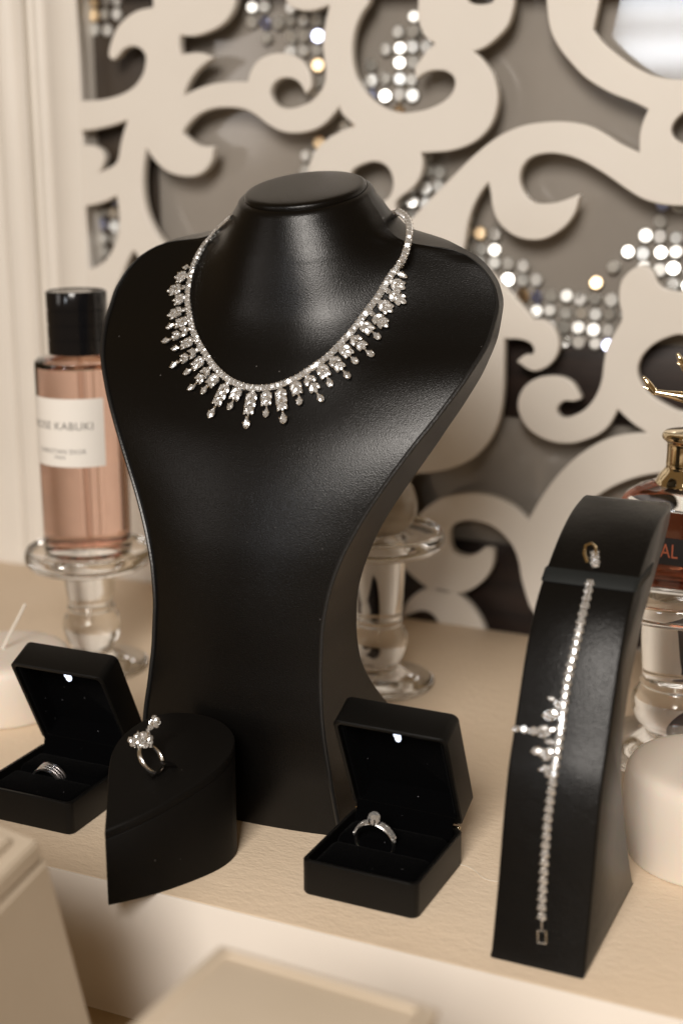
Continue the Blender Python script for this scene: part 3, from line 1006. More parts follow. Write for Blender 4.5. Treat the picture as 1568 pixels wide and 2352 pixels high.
# smooth the normals so the chain lies evenly
for _ in range(3):
    cn = [(cn[max(i-1, 0)]+cn[i]+cn[min(i+1, len(cn)-1)]).normalized() for i in range(len(cn))]
# carry it on round the back of the neck
back = []
a0 = math.atan2(cp[-1].y-YC, cp[-1].x-SX)
a1 = math.atan2(cp[0].y-YC, cp[0].x-SX)
if a1 < a0:
    a1 += 2*PI
r0, r1 = (cp[-1].xy-Vector((SX, YC))).length, (cp[0].xy-Vector((SX, YC))).length
for k in range(1, 9):
    f = k/9
    a = a0+(a1-a0)*f
    r = r0+(r1-r0)*f
    back.append(Vector((SX+r*math.cos(a)*0.97, YC+r*math.sin(a)*0.97, cp[-1].z+(cp[0].z-cp[-1].z)*f - 0.004*math.sin(PI*f))))
path = catmull([p+n*0.0012 for p, n in zip(cp, cn)], 10)
pn = catmull(cn, 10)
path += catmull([path[-1]] + back + [path[0]], 10)[1:-1]
pn += [((p-Vector((SX, YC, p.z))).normalized()*0.8 + Vector((0, 0, 0.6))).normalized() for p in path[len(pn):]]
neck = thing('diamond_necklace', 'sparkling necklace of clear stones with leaf and pear drops around the black bust', 'necklace', cp[22])
# even spacing along the path
acc = [0.0]
for a, b in zip(path[:-1], path[1:]):
    acc.append(acc[-1]+(b-a).length)
STEP = 0.00305
cnt = int(acc[-1]/STEP)
spots = []
for k in range(cnt):
    d = (k+0.5)*STEP
    i = int(np.searchsorted(acc, d))
    i = min(max(i, 1), len(path)-1)
    f = (d-acc[i-1])/max(acc[i]-acc[i-1], 1e-9)
    p = path[i-1].lerp(path[i], f)
    n = pn[i-1].lerp(pn[i], f).normalized()
    spots.append((p, (path[i]-path[i-1]).normalized(), n))
bm = bmesh.new()
s = (0.00190, 0.00220, 0.0018)
Ms = []
for p, x, n in spots:
    M = frame_of(p+n*0.0006, x, n)
    Ms.append(M)
    rim(bm, M, 'square', s, 0.0016, 1.02)
tube([p - n*0.0006 for p, x, n in spots], 0.0006, 6, bm)
chain = add('chain', bm, SILVER, neck, smooth=False)
nvis = 0
rest = bmesh.new()
for k, M in enumerate(Ms):
    if k < 100:
        place('stone', ST_SQ, M, s, chain, 0.16)
    else:
        t0 = len(rest.verts)
        rest.from_mesh(ST_SQ)
        rest.verts.ensure_lookup_table()
        for v in rest.verts[t0:]:
            v.co = M @ Vector((v.co.x*s[0], v.co.y*s[1], v.co.z*s[2]))
o = add('rear_stones', rest, DIAMOND, chain, smooth=False)
o['kind'] = 'stuff'

pend_px = [((247, 604), (203, 606), 0), ((237, 650), (168, 665), 1), ((229, 715), (118, 742), 1), ((227, 775), (156, 796), 1), ((231, 840), (116, 880), 1),
           ((243, 905), (108, 947), 2), ((252, 950), (86, 1037), 2), ((272, 1015), (138, 1078), 2), ((300, 1068), (130, 1172), 2), ((330, 1115), (208, 1215), 2),
           ((365, 1165), (232, 1305), 2), ((408, 1208), (306, 1322), 2), ((458, 1250), (348, 1458), 3), ((522, 1278), (458, 1414), 2), ((598, 1293), (550, 1518), 3),
           ((672, 1292), (670, 1455), 2), ((748, 1277), (774, 1494), 3), ((828, 1243), (867, 1388), 2), ((890, 1205), (988, 1368), 2), ((968, 1152), (1040, 1282), 2),
           ((1025, 1107), (1142, 1238), 2), ((1086, 1045), (1182, 1152), 2), ((1138, 988), (1272, 1112), 2), ((1196, 918), (1312, 1012), 2), ((1242, 850), (1352, 945), 1),
           ((1288, 785), (1372, 855), 1), ((1328, 722), (1452, 808), 1), ((1356, 678), (1440, 722), 1), ((1392, 628), (1460, 662), 0)]
for pa, pt, kind in pend_px:
    A, nA = hit(BUST, *N1(*pa))
    B, nB = hit(BUST, *N1(*pt))
    n = (nA+nB).normalized()
    L = (B-A).length
    x = (B-A).normalized()
    M = frame_of(A + n*0.0022, x, n)
    M = M @ Matrix.Rotation(random.gauss(0, 0.03), 4, 'Y')
    bm = bmesh.new()
    ss = []
    if kind == 0:
        ss.append((ST_MQ, 'marquise', Matrix.Translation((L*0.62, 0, 0)), (L*0.40, L*0.42, .0012)))
    elif kind == 1:
        q = L/0.0105
        ss.append((ST_SQ, 'square', Matrix.Translation((0.22*L, 0, 0)), (.0015, .0015, .0014)))
        for sg in (-1, 1):
            ss.append((ST_MQ, 'marquise', Matrix.Translation((0.48*L, sg*0.0016, 0)) @ Matrix.Rotation(sg*0.75, 4, 'Z'), (.0025, .0030, .0015)))
            ss.append((ST_MQ, 'marquise', Matrix.Translation((0.74*L, sg*0.0017, 0)) @ Matrix.Rotation(sg*0.55, 4, 'Z'), (.0025, .0030, .0015)))
        ss.append((ST_MQ, 'marquise', Matrix.Translation((0.88*L, 0, .0004)), (.0023, .0032, .0014)))
    else:
        pr = 0.0026 if kind == 2 else 0.0031
        ss.append((ST_SQ, 'square', Matrix.Translation((0.10*L, 0, 0)), (.0015, .0016, .0014)))
        body = L - 2*pr - 0.0012
        m2 = 2 if kind == 2 else 3
        for r_ in range(m2 - (0 if kind == 3 else 0)):
            xx = 0.0016 + (r_+0.75)*(body-0.0016)/(m2+0.45)
            for sg in (-1, 1):
                ss.append((ST_MQ, 'marquise', Matrix.Translation((xx, sg*(0.0017 if r_ < m2-1 else 0.0014), 0)) @ Matrix.Rotation(sg*0.5, 4, 'Z'), (.0026, .0031, .0015)))
        ss.append((ST_RD, 'round', Matrix.Translation((body*0.93, 0, 0)), (.0010, .0010, .0009)))
        ss.append((ST_PR, 'pear', Matrix.Translation((L-pr, 0, 0)) @ Matrix.Rotation(random.gauss(0, .12), 4, 'Z'), (pr*1.05, pr*1.25, .0018)))
    for me_, k_, T, sc in ss:
        rim(bm, M @ T, k_, sc, 0.0010, 1.10)
    tube([M @ Vector((f*L, 0, -0.0008)) for f in (0.0, 0.3, 0.6, 0.92)], 0.00045, 6, bm)
    pd = add('pendant', bm, SILVER, neck, smooth=False)
    for me_, k_, T, sc in ss:
        nm = {'pear': 'drop_stone', 'marquise': 'leaf_stone'}.get(k_, 'stone')
        place(nm, me_, M @ T, sc, pd, 0.18)


# ------------------------------------------------------------------ ring boxes with a lamp in the lid
def tray(bm, w, d, h, wall, floor, M, r=0.004, bev=0.0014):
    w2, d2 = w/2, d/2
    lp = [rrect(w2-bev, d2-bev, r-bev*0.5, 0), rrect(w2-bev*0.3, d2-bev*0.3, r, bev*0.3), rrect(w2, d2, r, bev), rrect(w2, d2, r, h-0.0006),
          rrect(w2-0.0006, d2-0.0006, r, h), rrect(w2-wall+0.0004, d2-wall+0.0004, r-wall*0.4, h), rrect(w2-wall, d2-wall, r-wall*0.4, h-0.0004),
          rrect(w2-wall, d2-wall, r-wall*0.4, floor)]
    return loft([[M @ p for p in l] for l in lp], True, True, bm)


def ring_box(label, B, rotz, tiltdeg):
    """B: front right bottom corner; the lid leans forward over the open tray."""
    w, d, h, lh, ld = 0.065, 0.0665, 0.0198, 0.0668, 0.0195
    Rz = Matrix.Rotation(rotz, 4, 'Z')
    base = Vector((B[0], B[1], 0)) + Rz.to_3x3() @ Vector((-w/2, d/2, 0))
    T = Matrix.Translation(base) @ Rz
    o = thing('ring_box', label, 'ring box', base, 'lit ring boxes')
    bm = bmesh.new()
    tray(bm, w, d, h, 0.0024, 0.004, T)
    add('tray', bm, SOFT, o)
    th = math.radians(tiltdeg)
    r_ = Vector((0, -math.sin(th), math.cos(th)))
    zc = Vector((0, -math.cos(th), -math.sin(th)))
    hinge = Vector((0, d/2-0.0008, h+0.0022))
    L = Matrix(((1, 0, 0), tuple(r_), tuple(zc))).transposed().to_4x4()
    L.translation = hinge + r_*(lh/2) - zc*ld
    L = T @ L
    bm = bmesh.new()
    tray(bm, w, lh, ld, 0.0026, 0.0022, L)
    lid = add('lid', bm, SOFT, o)
    # velvet lining of the lid
    bm = bmesh.new()
    a, b = w/2-0.0032, lh/2-0.0032
    lp = [rrect(a, b, .002, ld-0.0022), rrect(a-0.001, b-0.001, .002, ld-0.0020), rrect(a-0.0020, b-0.0020, .002, ld-0.0030), rrect(a-0.0026, b-0.003, .002, 0.0062), rrect(a-0.004, b-0.004, .002, 0.0052)]
    loft([[L @ p for p in l] for l in lp], False, True, bm)
    add('lining', bm, VELVET, lid)
    # lamp bulb hanging from the upper inner side
    Lm = L @ Matrix.Translation((0.0, lh/2-0.0143, 0.0112)) @ Matrix.Rotation(math.radians(90), 4, 'X')
    bm = lathe([(0, -.003), (.0021, -.003), (.0021, -.0022), (.0017, -.0020), (.0017, .0008), (.0012, .0021), (.0005, .0026), (0, .0027)], seg=20, M=Lm)
    add('lamp_bulb', bm, LED, lid)
    # cushion in two rolls with the ring slot between
    bm = bmesh.new()
    box(bm, (-w/2+.0034, -d/2+.0034, .0045), (w/2-.0034, -0.0005, h-0.0020), 0.0045, 4, T)
    box(bm, (-w/2+.0034, 0.0005, .0045), (w/2-.0034, d/2-.0090, h-0.0008), 0.0050, 4, T)
    add('cushion', bm, VELVET, o)
    bm = bmesh.new()
    # flap of velvet over the hinge
    lp = []
    for k in range(7):
        f = k/6
        p = Vector((0, d/2-0.0085+0.004*f, h-0.004+0.012*f*f))
        lp.append(p)
    rows = [[bm.verts.new(T @ Vector((sx*(w/2-0.004), p.y, p.z))) for sx in (-1, -0.33, 0.33, 1)] for p in lp]
    grid_faces(bm, rows)
    add('hinge_flap', bm, VELVET, o)
    bm = bmesh.new()
    tube([T @ Vector((sx, d/2-0.0012, h+0.0011)) for sx in (-w/2+0.0015, w/2-0.0015)], 0.0008, 8, bm)
    add('hinge', bm, PALEGOLD, o)
    return T, h, w, d


T1, h1, w1, d1 = ring_box('black ring box with lit lid holding the solitaire diamond ring', (0.1124, -0.0676), math.radians(-0.5), 24.5)
T2, h2, w2_, d2_ = ring_box('black ring box with lit lid holding the grooved silver wedding band', (-0.0992, -0.0632), math.radians(0.5), 25.5)


def band_mesh(bm, M, R, width, thick, seg=72, grooves=0):
    """Ring band about local z (M maps to the world)."""
    prof = []
    if grooves:
        n = grooves
        for k in range(n):
            z0, z1 = -width/2 + width*k/n, -width/2 + width*(k+1)/n
            g = width*0.022
            prof += [(R+thick*0.25, z0-g), (R+thick*0.25, z0+g), (R+thick, z0+2.2*g), (R+thick, z1-2.2*g)]
        prof += [(R, width/2-0.0003), (R-0.0001, 0), (R, -width/2+0.0003)]
    else:
        for k in range(12):
            a = 2*PI*k/12
            prof.append((R+thick/2+thick/2*math.cos(a), width/2*math.sin(a)))
    rows = []
    for i in range(seg):
        a = 2*PI*i/seg
        rows.append([bm.verts.new(M @ Vector((r*math.cos(a), r*math.sin(a), z))) for r, z in prof])
    grid_faces(bm, rows, closed_u=True, closed_v=True)
    return bm


def ring_frame(center, up, axis):
    up = Vector(up).normalized()
    ax = Vector(axis)
    ax = (ax - up*ax.dot(up)).normalized()
    x = up.cross(ax)
    M = Matrix((x, up, ax)).transposed().to_4x4()
    M.translation = center
    return M


# solitaire ring in the right box
c0 = Vector(tab(868, 1931, h1-0.002))
c1 = Vector((c0.x+0.0005, T1.translation.y+0.0001, h1+0.0005))
M = ring_frame(c1, (0.0, -0.10, 1), (0, -1, 0))
ring = thing('solitaire_ring', 'diamond solitaire ring with stone-set shoulders standing in the open ring box', 'ring', c1)
bm = bmesh.new()
band_mesh(bm, M, 0.0101, 0.0036, 0.0016)
Ms_ = M @ Matrix.Translation((0, 0.0138, 0)) @ Matrix.Rotation(-PI/2, 4, 'X')
for k in range(6):
    a = 2*PI*k/6
    tube([Ms_ @ Vector((0.0016*math.cos(a), 0.0016*math.sin(a), -.0032)), Ms_ @ Vector((0.0031*math.cos(a), 0.0031*math.sin(a), -.0004)), Ms_ @ Vector((0.0030*math.cos(a), 0.0030*math.sin(a), .0009))], 0.00045, 6, bm)
bnd = add('band', bm, SILVER, ring)
place('centre_stone', ST_RR, Ms_ @ Matrix.Translation((0, 0, .0004)) @ Matrix.Rotation(0.80, 4, 'X'), (.0036, .0036, .0030), ring)
for row in (-1, 0, 1):
    for k in range(1, 10):
        for sg in (-1, 1):
            a = PI/2 + sg*(0.24+k*0.125)
            zz = row*0.0013
            P = M @ Matrix.Translation((0.0119*math.cos(a), 0.0119*math.sin(a), zz)) @ Matrix.Rotation(a-PI/2, 4, 'Z') @ Matrix.Rotation(-PI/2, 4, 'X')
            if row == 0 or k < 9:
                place('shoulder_stone', ST_RR, P, (.00100, .00100, .0010), bnd, 0.15)

# grooved band in the left box
c1 = Vector((tab(107, 1775, h2)[0], T2.translation.y-0.0005, h2-0.0064))
M = ring_frame(c1, (0.05, -0.22, 1), (0, -1, 0))
ring = thing('wedding_band', 'wide silver band with four engraved grooves standing in the left ring box', 'ring', c1)
bm = bmesh.new()
band_mesh(bm, M, 0.0094, 0.0080, 0.0012, 120, 4)
SILVER_R = mat('ribbed_white_gold', (0.84, 0.82, 0.82), 0.30, 1.0)
bnd = add('band', bm, SILVER_R, ring, angle=25)
for k in range(3):
    for j in range(3):
        a = PI/2 - 0.12 + (j-1)*0.16
        P = M @ Matrix.Translation((0.01045*math.cos(a), 0.01045*math.sin(a), (k-1)*0.00175)) @ Matrix.Rotation(a-PI/2, 4, 'Z') @ Matrix.Rotation(-PI/2, 4, 'X')
        place('inset_stone', ST_SQ, P, (.0006, .0006, .0006), bnd, 0.1)

# ------------------------------------------------------------------ leaf-shaped ring block
fp = [(-.0371, -.1195, C), (-.0255, -.1055), (-.0155, -.0898), (-.0065, -.0705), (-.0030, -.0570), (-.0036, -.0450), (-.0085, -.0350), (-.0190, -.0272), (-.0320, -.0238),
      (-.0480, -.0248), (-.0610, -.0310), (-.0690, -.0450), (-.0690, -.0610), (-.0620, -.0775), (-.0505, -.0965)]
run = [Vector((p[0], p[1], 0)) for p in fp] + [Vector((fp[0][0], fp[0][1], 0))]
FPO = catmull(run, 6)[:-1]
cen = Vector((-.038, -.06, 0))


def topz(p): return 0.0426 + 0.287*(p.y+0.1195)


ringblock = thing('ring_stand', 'black leaf-shaped block with sloping top, its tip overhanging the table edge', 'ring stand', (-.038, -.06, 0))


def inset(k): return [cen + (p-cen)*(1-k) for p in FPO]


bm = loft([[Vector((p.x, p.y, 0.0003)) for p in inset(.012)], [Vector((p.x, p.y, .0015)) for p in inset(0)], [Vector((p.x, p.y, topz(p)-.0062)) for p in inset(0)],
           [Vector((p.x, p.y, topz(p)-.0054)) for p in inset(.012)]])
add('body', bm, LEATHER_D, ringblock, angle=30)
bm = loft([[Vector((p.x, p.y, topz(p)-.0053)) for p in inset(.014)], [Vector((p.x, p.y, topz(p)-.0046)) for p in inset(-.001)], [Vector((p.x, p.y, topz(p)-.0010)) for p in inset(-.001)],
           [Vector((p.x, p.y, topz(p)-.0002)) for p in inset(.012)], [Vector((p.x, p.y, topz(p))) for p in inset(.035)]])
add('top_pad', bm, LEATHER_D, ringblock, angle=30)

# cocktail ring leaning in the block's slot
base = Vector(tab(370, 1766, 0.0580))
base.z = topz(base)
RV, UV, BV = Vector(RT), Vector(UP), -Vector(FW)
up = (RV*-0.587 + UV*0.81).normalized()
axis = (BV*0.40 + (RV*0.81+UV*0.587)*0.92).normalized()
c1 = base + up*0.0090
M = ring_frame(c1, up, axis)
ring = thing('cocktail_ring', 'silver ring with a tall cluster of clear stones leaning in the leaf-shaped block', 'ring', c1)
bm = bmesh.new()
band_mesh(bm, M, 0.0078, 0.0026, 0.0014)
bnd = add('band', bm, SILVER, ring)
bm = bmesh.new()
rnd = random.Random(5)
top = c1 + up*0.0098
clus = []
for x, y, r, k in ((300, 325, 1.5, 'r'), (316, 346, 1.4, 'm'), (336, 326, 1.7, 'r'), (328, 300, 1.5, 'm'), (356, 304, 1.6, 'r'), (362, 331, 1.7, 'm'), (344, 352, 1.5, 'r'), (386, 336, 1.5, 'm'),
                   (377, 300, 1.5, 'r'), (392, 318, 1.4, 'r'), (308, 344, 1.2, 'r'), (398, 348, 1.5, 'm'), (318, 316, 1.2, 'm'), (372, 350, 1.3, 'r'), (384, 278, 1.2, 'm'), (396, 262, 1.1, 'r'),
                   (402, 240, 1.1, 'r'), (414, 216, 1.1, 'r'), (430, 222, 1.1, 'r'), (434, 238, 1.0, 'r'), (426, 252, 1.0, 'r'), (410, 254, 1.0, 'r'), (417, 234, 1.7, 'p')):
    p = top + RV*((x-345)*1.06e-4) - UV*((y-345)*1.06e-4) + BV*rnd.uniform(-.0012, .0016)
    n = (BV*0.75 + UV*0.45 + RV*rnd.uniform(-.5, .3) + UV*rnd.uniform(-.3, .3)).normalized()
    clus.append((frame_of(p, RV*rnd.uniform(-1, 1)+UV, n), r*0.00125, k))
for Q, r, k in clus:
    rim(bm, Q, {'r': 'round', 'm': 'marquise', 'p': 'pear'}[k], (r, r, r), r*0.8, 1.08)
tube([top - up*.001, top + RV*.002, top + RV*.0045 + UV*.0075, top + RV*.0075+UV*.0115], .0007, 6, bm)
cl = add('cluster', bm, SILVER, ring, smooth=False)
for Q, r, k in clus:
    place('cluster_stone', {'r': ST_RR, 'm': ST_MQ, 'p': ST_PR}[k], Q, (r, r, r), cl, 0.15)
# leather tongue through the ring
q = [base + Vector((-.0030, -.0062, .0006)), base + Vector((-.0008, -.0030, .0030)), base + Vector((.0010, .0002, .0056)), base + Vector((.0036, .0046, .0042)), base + Vector((.0048, .0072, .0018))]
q = catmull(q, 5)
bm = bmesh.new()
rows = []
for i, p in enumerate(q):
    sx = Vector((0.84, -0.54, 0))*0.0024
    rows.append([bm.verts.new(p - sx), bm.verts.new(p + sx), bm.verts.new(p + sx - Vector((0, 0, .0012))), bm.verts.new(p - sx - Vector((0, 0, .0012)))])
grid_faces(bm, rows, closed_u=True)
bm.faces.new(rows[0][::-1])
bm.faces.new(rows[-1])
add('tongue', bm, SOFT, ringblock)

# ------------------------------------------------------------------ bracelet stand
FRS = Smooth([(0, -.0842), (.035, -.0762), (.070, -.0700), (.090, -.0652), (.108, -.0572), (.125, -.0500), (.140, -.0432), (.152, -.0362), (.163, -.0275), (.172, -.0165),
              (.180, -.0040), (.187, .0090), (.192, .0210), (.1955, .0330), (.1972, .0440), (.1980, .0530)])
BKS = Smooth([(0, .0135), (.010, .0070), (.0289, -.0038), (.045, -.0120), (.0598, -.0188), (.080, -.0268), (.098, -.0280), (.1185, -.0212), (.1328, -.0110), (.1508, .0042),
              (.1653, .0250), (.180, .0460), (.1880, .0555), (.1935, .0585)])
XL, XR = .1570, .2030
bst = thing('bracelet_stand', 'tall curved black stand with elastic strap, holding the line bracelet upright', 'bracelet stand', (.18, -.04, 0))
fr = [(FRS(z), z) for z in np.linspace(0, .192, 60)] + [(FRS(z), z) for z in (.1935, .1950, .1962, .1970, .1976, .1980)] + [(.0565, .1978), (.0588, .1958), (.0590, .1935)]
bk = [(BKS(z), z) for z in np.linspace(.192, 0, 60)]
sec = fr + bk


def side_off(x):  # slightly pillowed sides are square-edged in the photo, a small round-over keeps the seam
    return x


bm = bmesh.new()
loops = []
cy, cz = 0.0, 0.09
for x, k in ((XL, 0.0012), (XL+0.0005, 0.0004), (XL+0.0014, 0.0), (XR-0.0014, 0.0), (XR-0.0005, 0.0004), (XR, 0.0012)):
    lp = []
    n = len(sec)
    for i, (y, z) in enumerate(sec):
        y0, z0 = sec[i-1]
        y1, z1 = sec[(i+1) % n]
        ty, tz = y1-y0, z1-z0
        ln = math.hypot(ty, tz) or 1
        lp.append(Vector((x, y + tz/ln*k, max(z - ty/ln*k, 0.0002))))
    loops.append(lp)
bm = loft(loops)
bs_me = mesh_of(bm, 'body', LEATHER_B, angle=38)
bmt = bmesh.new()
bmt.from_mesh(bs_me)
BST = BVHTree.FromBMesh(bmt)
bmt.free()
put('body', bs_me, bst)


def B4(x, y): return (1090.9 + x*0.5125, 1090.9 + y*0.5125)


# elastic strap across the front and round the sides
pl, nl = hit(BST, *B4(336, 440))
pr_, nr = hit(BST, *B4(690, 498))
zc_ = (pl.z+pr_.z)/2
bm = bmesh.new()
rows = []
for z in (zc_-.0026, zc_-.0022, zc_, zc_+.0022, zc_+.0026):
    off = 0.0007 if abs(z-zc_) < .0024 else 0.0002
    fz = FRS(z)
    dz = 1e-3
    sl = (FRS(z+dz)-FRS(z-dz))/(2*dz)
    nn = Vector((0, -1, sl)).normalized()
    row = []
    for x, e in ((XL-off, .03), (XL-off, .0), (XL-off, -.002), (XL+.002, -.0), (XL+.015, 0), (XR-.015, 0), (XR-.002, 0), (XR+off, -.002), (XR+off, 0), (XR+off, .03)):
        if XL < x < XR:
            p = Vector((x, fz, z)) + nn*(off+0.0002)
        else:
            p = Vector((x, fz+max(e, 0.0006), z))
        row.append(bm.verts.new(p))
    rows.append(row)
grid_faces(bm, rows)
add('elastic_strap', bm, ELASTIC, bst, angle=60)

# ------------------------------------------------------------------ bracelet
br_px = [(516, 478), (500, 560), (480, 640), (463, 720), (445, 800), (425, 880), (410, 960), (397, 1050), (387, 1130), (376, 1210), (363, 1290), (350, 1370), (339, 1450), (329, 1530),
         (322, 1610), (316, 1690), (310, 1780), (305, 1860), (301, 1940), (302, 2030)]
bp, bn = [], []
for p in br_px:
    l, n = hit(BST, *B4(*p))
    bp.append(l + n*0.0014)
    bn.append(n)
path = catmull(bp, 12)
pn = catmull(bn, 12)
acc = [0.0]
for a, b in zip(path[:-1], path[1:]):
    acc.append(acc[-1]+(b-a).length)
bra = thing('diamond_bracelet', 'line bracelet of round clear stones with leaf motif on the black curved stand', 'bracelet', bp[9])
STEP = 0.0043
Ms = []
for k in range(int(acc[-1]/STEP)):
    d = (k+0.5)*STEP
    i = min(max(int(np.searchsorted(acc, d)), 1), len(path)-1)
    f = (d-acc[i-1])/max(acc[i]-acc[i-1], 1e-9)
    Ms.append(frame_of(path[i-1].lerp(path[i], f), (path[i]-path[i-1]).normalized(), pn[i].normalized()))
# short tail above the strap
l, n = hit(BST, *B4(540, 415))
l2, n2 = hit(BST, *B4(536, 350))
up_ = (l2-l).normalized()
tail = [frame_of(l + n*0.0030 + up_*(k*0.0036), up_, (n + up_*(-0.35+0.25*k)).normalized()) for k in range(3)]
bm = bmesh.new()
sb = (.00215, .00215, .0020)
for M in Ms + tail:
    rim(bm, M, 'round', sb, 0.0018, 1.0, 10)
tube(path, 0.0007, 6, bm)
# folding clasp: a small open frame at the lower end
M = frame_of(path[-1] + (path[-1]-path[-2]).normalized()*0.0040, (path[-1]-path[-2]).normalized(), pn[-1].normalized())
tube([M @ Vector(p) for p in ((-.0030, -.0020, 0), (.0028, -.0020, 0), (.0028, .0020, 0), (-.0030, .0020, 0))], .0006, 6, bm, closed=True)
bch = add('chain', bm, SILVER, bra, smooth=False)
for M in Ms + tail:
    place('stone', ST_RD, M, sb, bch, 0.06)
# hook end of the clasp, shown gold above the strap
bm = bmesh.new()
l, n = hit(BST, *B4(512, 375))
F4 = frame_of(l + n*0.003, up_, n)
tube([F4 @ Vector(p) for p in ((-.005, .001, -.0006), (-.001, .0022, .0014), (.004, .0016, .0022), (.0058, -.0014, .0016), (.004, -.0034, .0006), (-.002, -.0032, 0))], .0009, 8, bm)
add('clasp', bm, PALEGOLD, bra)
# leaf motif
mot = [((365, 1010), (330, 1000), 'm'), ((395, 1040), (352, 1020), 'r'), ((385, 1080), (310, 1078), 'p'), ((380, 1075), (340, 1055), 'm'), ((372, 1135), (330, 1150), 'm'), ((340, 1140), (295, 1132), 'm'),
       ((340, 1160), (290, 1170), 'm'), ((300, 1148), (236, 1148), 'm'), ((236, 1142), (212, 1140), 'r'), ((215, 1140), (168, 1136), 'p'), ((365, 1200), (320, 1195), 'm'), ((355, 1230), (300, 1262), 'm'),
       ((325, 1235), (258, 1240), 'p'), ((350, 1262), (310, 1278), 'm'), ((345, 1310), (292, 1322), 'm'), ((345, 1335), (322, 1345), 'r')]
for a, b, k in mot:
    A, nA = hit(BST, *B4(*a))
    B, nB = hit(BST, *B4(*b))
    if A.x - B.x > 0.02 or abs(B.y-A.y) > 0.02:
        B = A + Vector((-0.008, 0, 0))
    n = nA
    L = max((B-A).length, .0022)
    M = frame_of((A+B)/2 + n*0.0024, B-A, n) @ Matrix.Rotation(random.gauss(0, .15), 4, 'X')
    sc = {'m': (L*0.5, L*0.5, .0016), 'r': (.0017, .0017, .0015), 'p': (L*0.48, L*0.5, .0018)}[k]
    bm = bmesh.new()
    rim(bm, M, {'m': 'marquise', 'r': 'round', 'p': 'pear'}[k], sc, .0014, 1.08)
    lf = add('leaf', bm, SILVER, bra, smooth=False)
    place('stone', {'m': ST_MQ, 'r': ST_RD, 'p': ST_PR}[k], M, sc, lf, 0.15)


# ------------------------------------------------------------------ glass pedestals
def pedestal(label, x, y, h, k=1.0, platek=1.0, rec=0.0035):
    o = thing('glass_pedestal', label, 'candle holder', (x, y, 0), 'clear glass pedestals')
    c = (x, y, 0)
    basep = smooth_prof([(0.030*k, .0004), (0.0385*k, .0008), (0.0405*k, .0030), (0.0385*k, .0052), (0.0300*k, .0065), (0.0200*k, .0100), (0.0140*k, .0150), (0.0150*k, .0178),
                         (0.0190*k, .0235), (0.0212*k, .0320), (0.0202*k, .0400), (0.0172*k, .0445)], 4)
    stem = smooth_prof([(0.0166*k, .0462), (0.0176*k, .0484), (0.0166*k, .0508), (0.0168*k, .0540), (0.0182*k, .5*(.054+h-.017)), (0.0190*k, h-.0185), (0.0200*k, h-.0165)], 4)
    plate = smooth_prof([(0.0340*platek, h-.0160), (0.0430*platek, h-.0135), (0.0462*platek, h-.0080), (0.0458*platek, h-.0025), (0.0446*platek, h-.0004), (0.0430*platek, h-.0012), (0.0418*platek, h-rec)], 4)
    prof = [(0, .0004)] + basep + stem + plate + [(0, h-rec)]
    add('holder', lathe(prof, c, 72), CLEAR, o, angle=60)
    return o


PLX, PLY = [float(v) for v in tab(217, 1531)[:2]]
pedestal('short clear glass pedestal carrying the pink perfume bottle', PLX, PLY, 0.0945)
pedestal('clear glass pedestal behind the bust carrying the round glass flask', -0.0352, 0.2275, 0.1165)
PRX, PRY = [float(v) for v in tab(1543, 1725)[:2]]
pedestal('broad clear glass pedestal under the amber perfume bottle, behind the ivory candle', PRX, PRY, 0.1130, 1.30, 1.22, 0.0030)


# ------------------------------------------------------------------ lettering
def text_mesh(s, size, m, spacing=1.0):
    cu = bpy.data.curves.new('t', 'FONT')
    cu.body = s
    cu.size = size
    cu.align_x = 'CENTER'
    cu.align_y = 'CENTER'
    cu.space_character = spacing
    cu.extrude = 0.00005
    cu.resolution_u = 3
    ob = bpy.data.objects.new('t', cu)
    COL.objects.link(ob)
    dg = bpy.context.evaluated_depsgraph_get()
    me = bpy.data.meshes.new_from_object(ob.evaluated_get(dg))
    bpy.data.objects.remove(ob)
    me.materials.clear()
    me.materials.append(m)
    return me


# ------------------------------------------------------------------ pink perfume bottle
zb = 0.0915
bt = thing('perfume_bottle', 'cylindrical bottle of pink perfume with black cap and white label on glass pedestal', 'perfume bottle', (PLX, PLY, zb))
c = (PLX, PLY, 0)
add('glass_body', lathe([(0, zb), (.0300, zb), (.0314, zb+.0008), (.0318, zb+.003), (.0318, .2300), (.0312, .2325), (.0290, .2340), (.0150, .2350), (.0110, .2360), (.0110, .2385), (0, .2385)], c, 80), CLEAR, bt, angle=35)
add('perfume', lathe([(0, zb+.0085), (.0270, zb+.0085), (.0288, zb+.0105), (.0290, .2283), (.0, .2283)], c, 64), PINK, bt, angle=35)
add('dip_tube', tube([(PLX+.004, PLY-.004, zb+.011), (PLX+.002, PLY-.002, zb+.08), (PLX, PLY, .2280)], .0016, 10), glass('clear_plastic', (0.9, 0.82, 0.78), 1.25), bt)
cap = [(0, .2372), (.0208, .2372), (.0212, .2376)]
for k in range(3):
    z = .2475 + .0105*k
    cap += [(.0213, z-.0006), (.0209, z-.0003), (.0209, z+.0003), (.0213, z+.0006)]
cap += [(.0213, .2802), (.0209, .2811), (.0200, .2814), (.0195, .2808), (0, .2808)]
add('cap', lathe(cap, c, 72), GLOSSBLACK, bt, angle=30)
zt, zo, R = .2090, .1605, .0321
ac = math.radians(-86)
half = math.radians(59)
bm = bmesh.new()
rows = []
for rr in (R, R+.00015):
    for z in ((zo, zt) if rr == R else (zt, zo)):
        rows.append([bm.verts.new((PLX+rr*math.cos(ac-half+2*half*i/48), PLY+rr*math.sin(ac-half+2*half*i/48), z)) for i in range(49)])
grid_faces(bm, rows, closed_v=True)
lab = add('label', bm, PAPER, bt, angle=30)


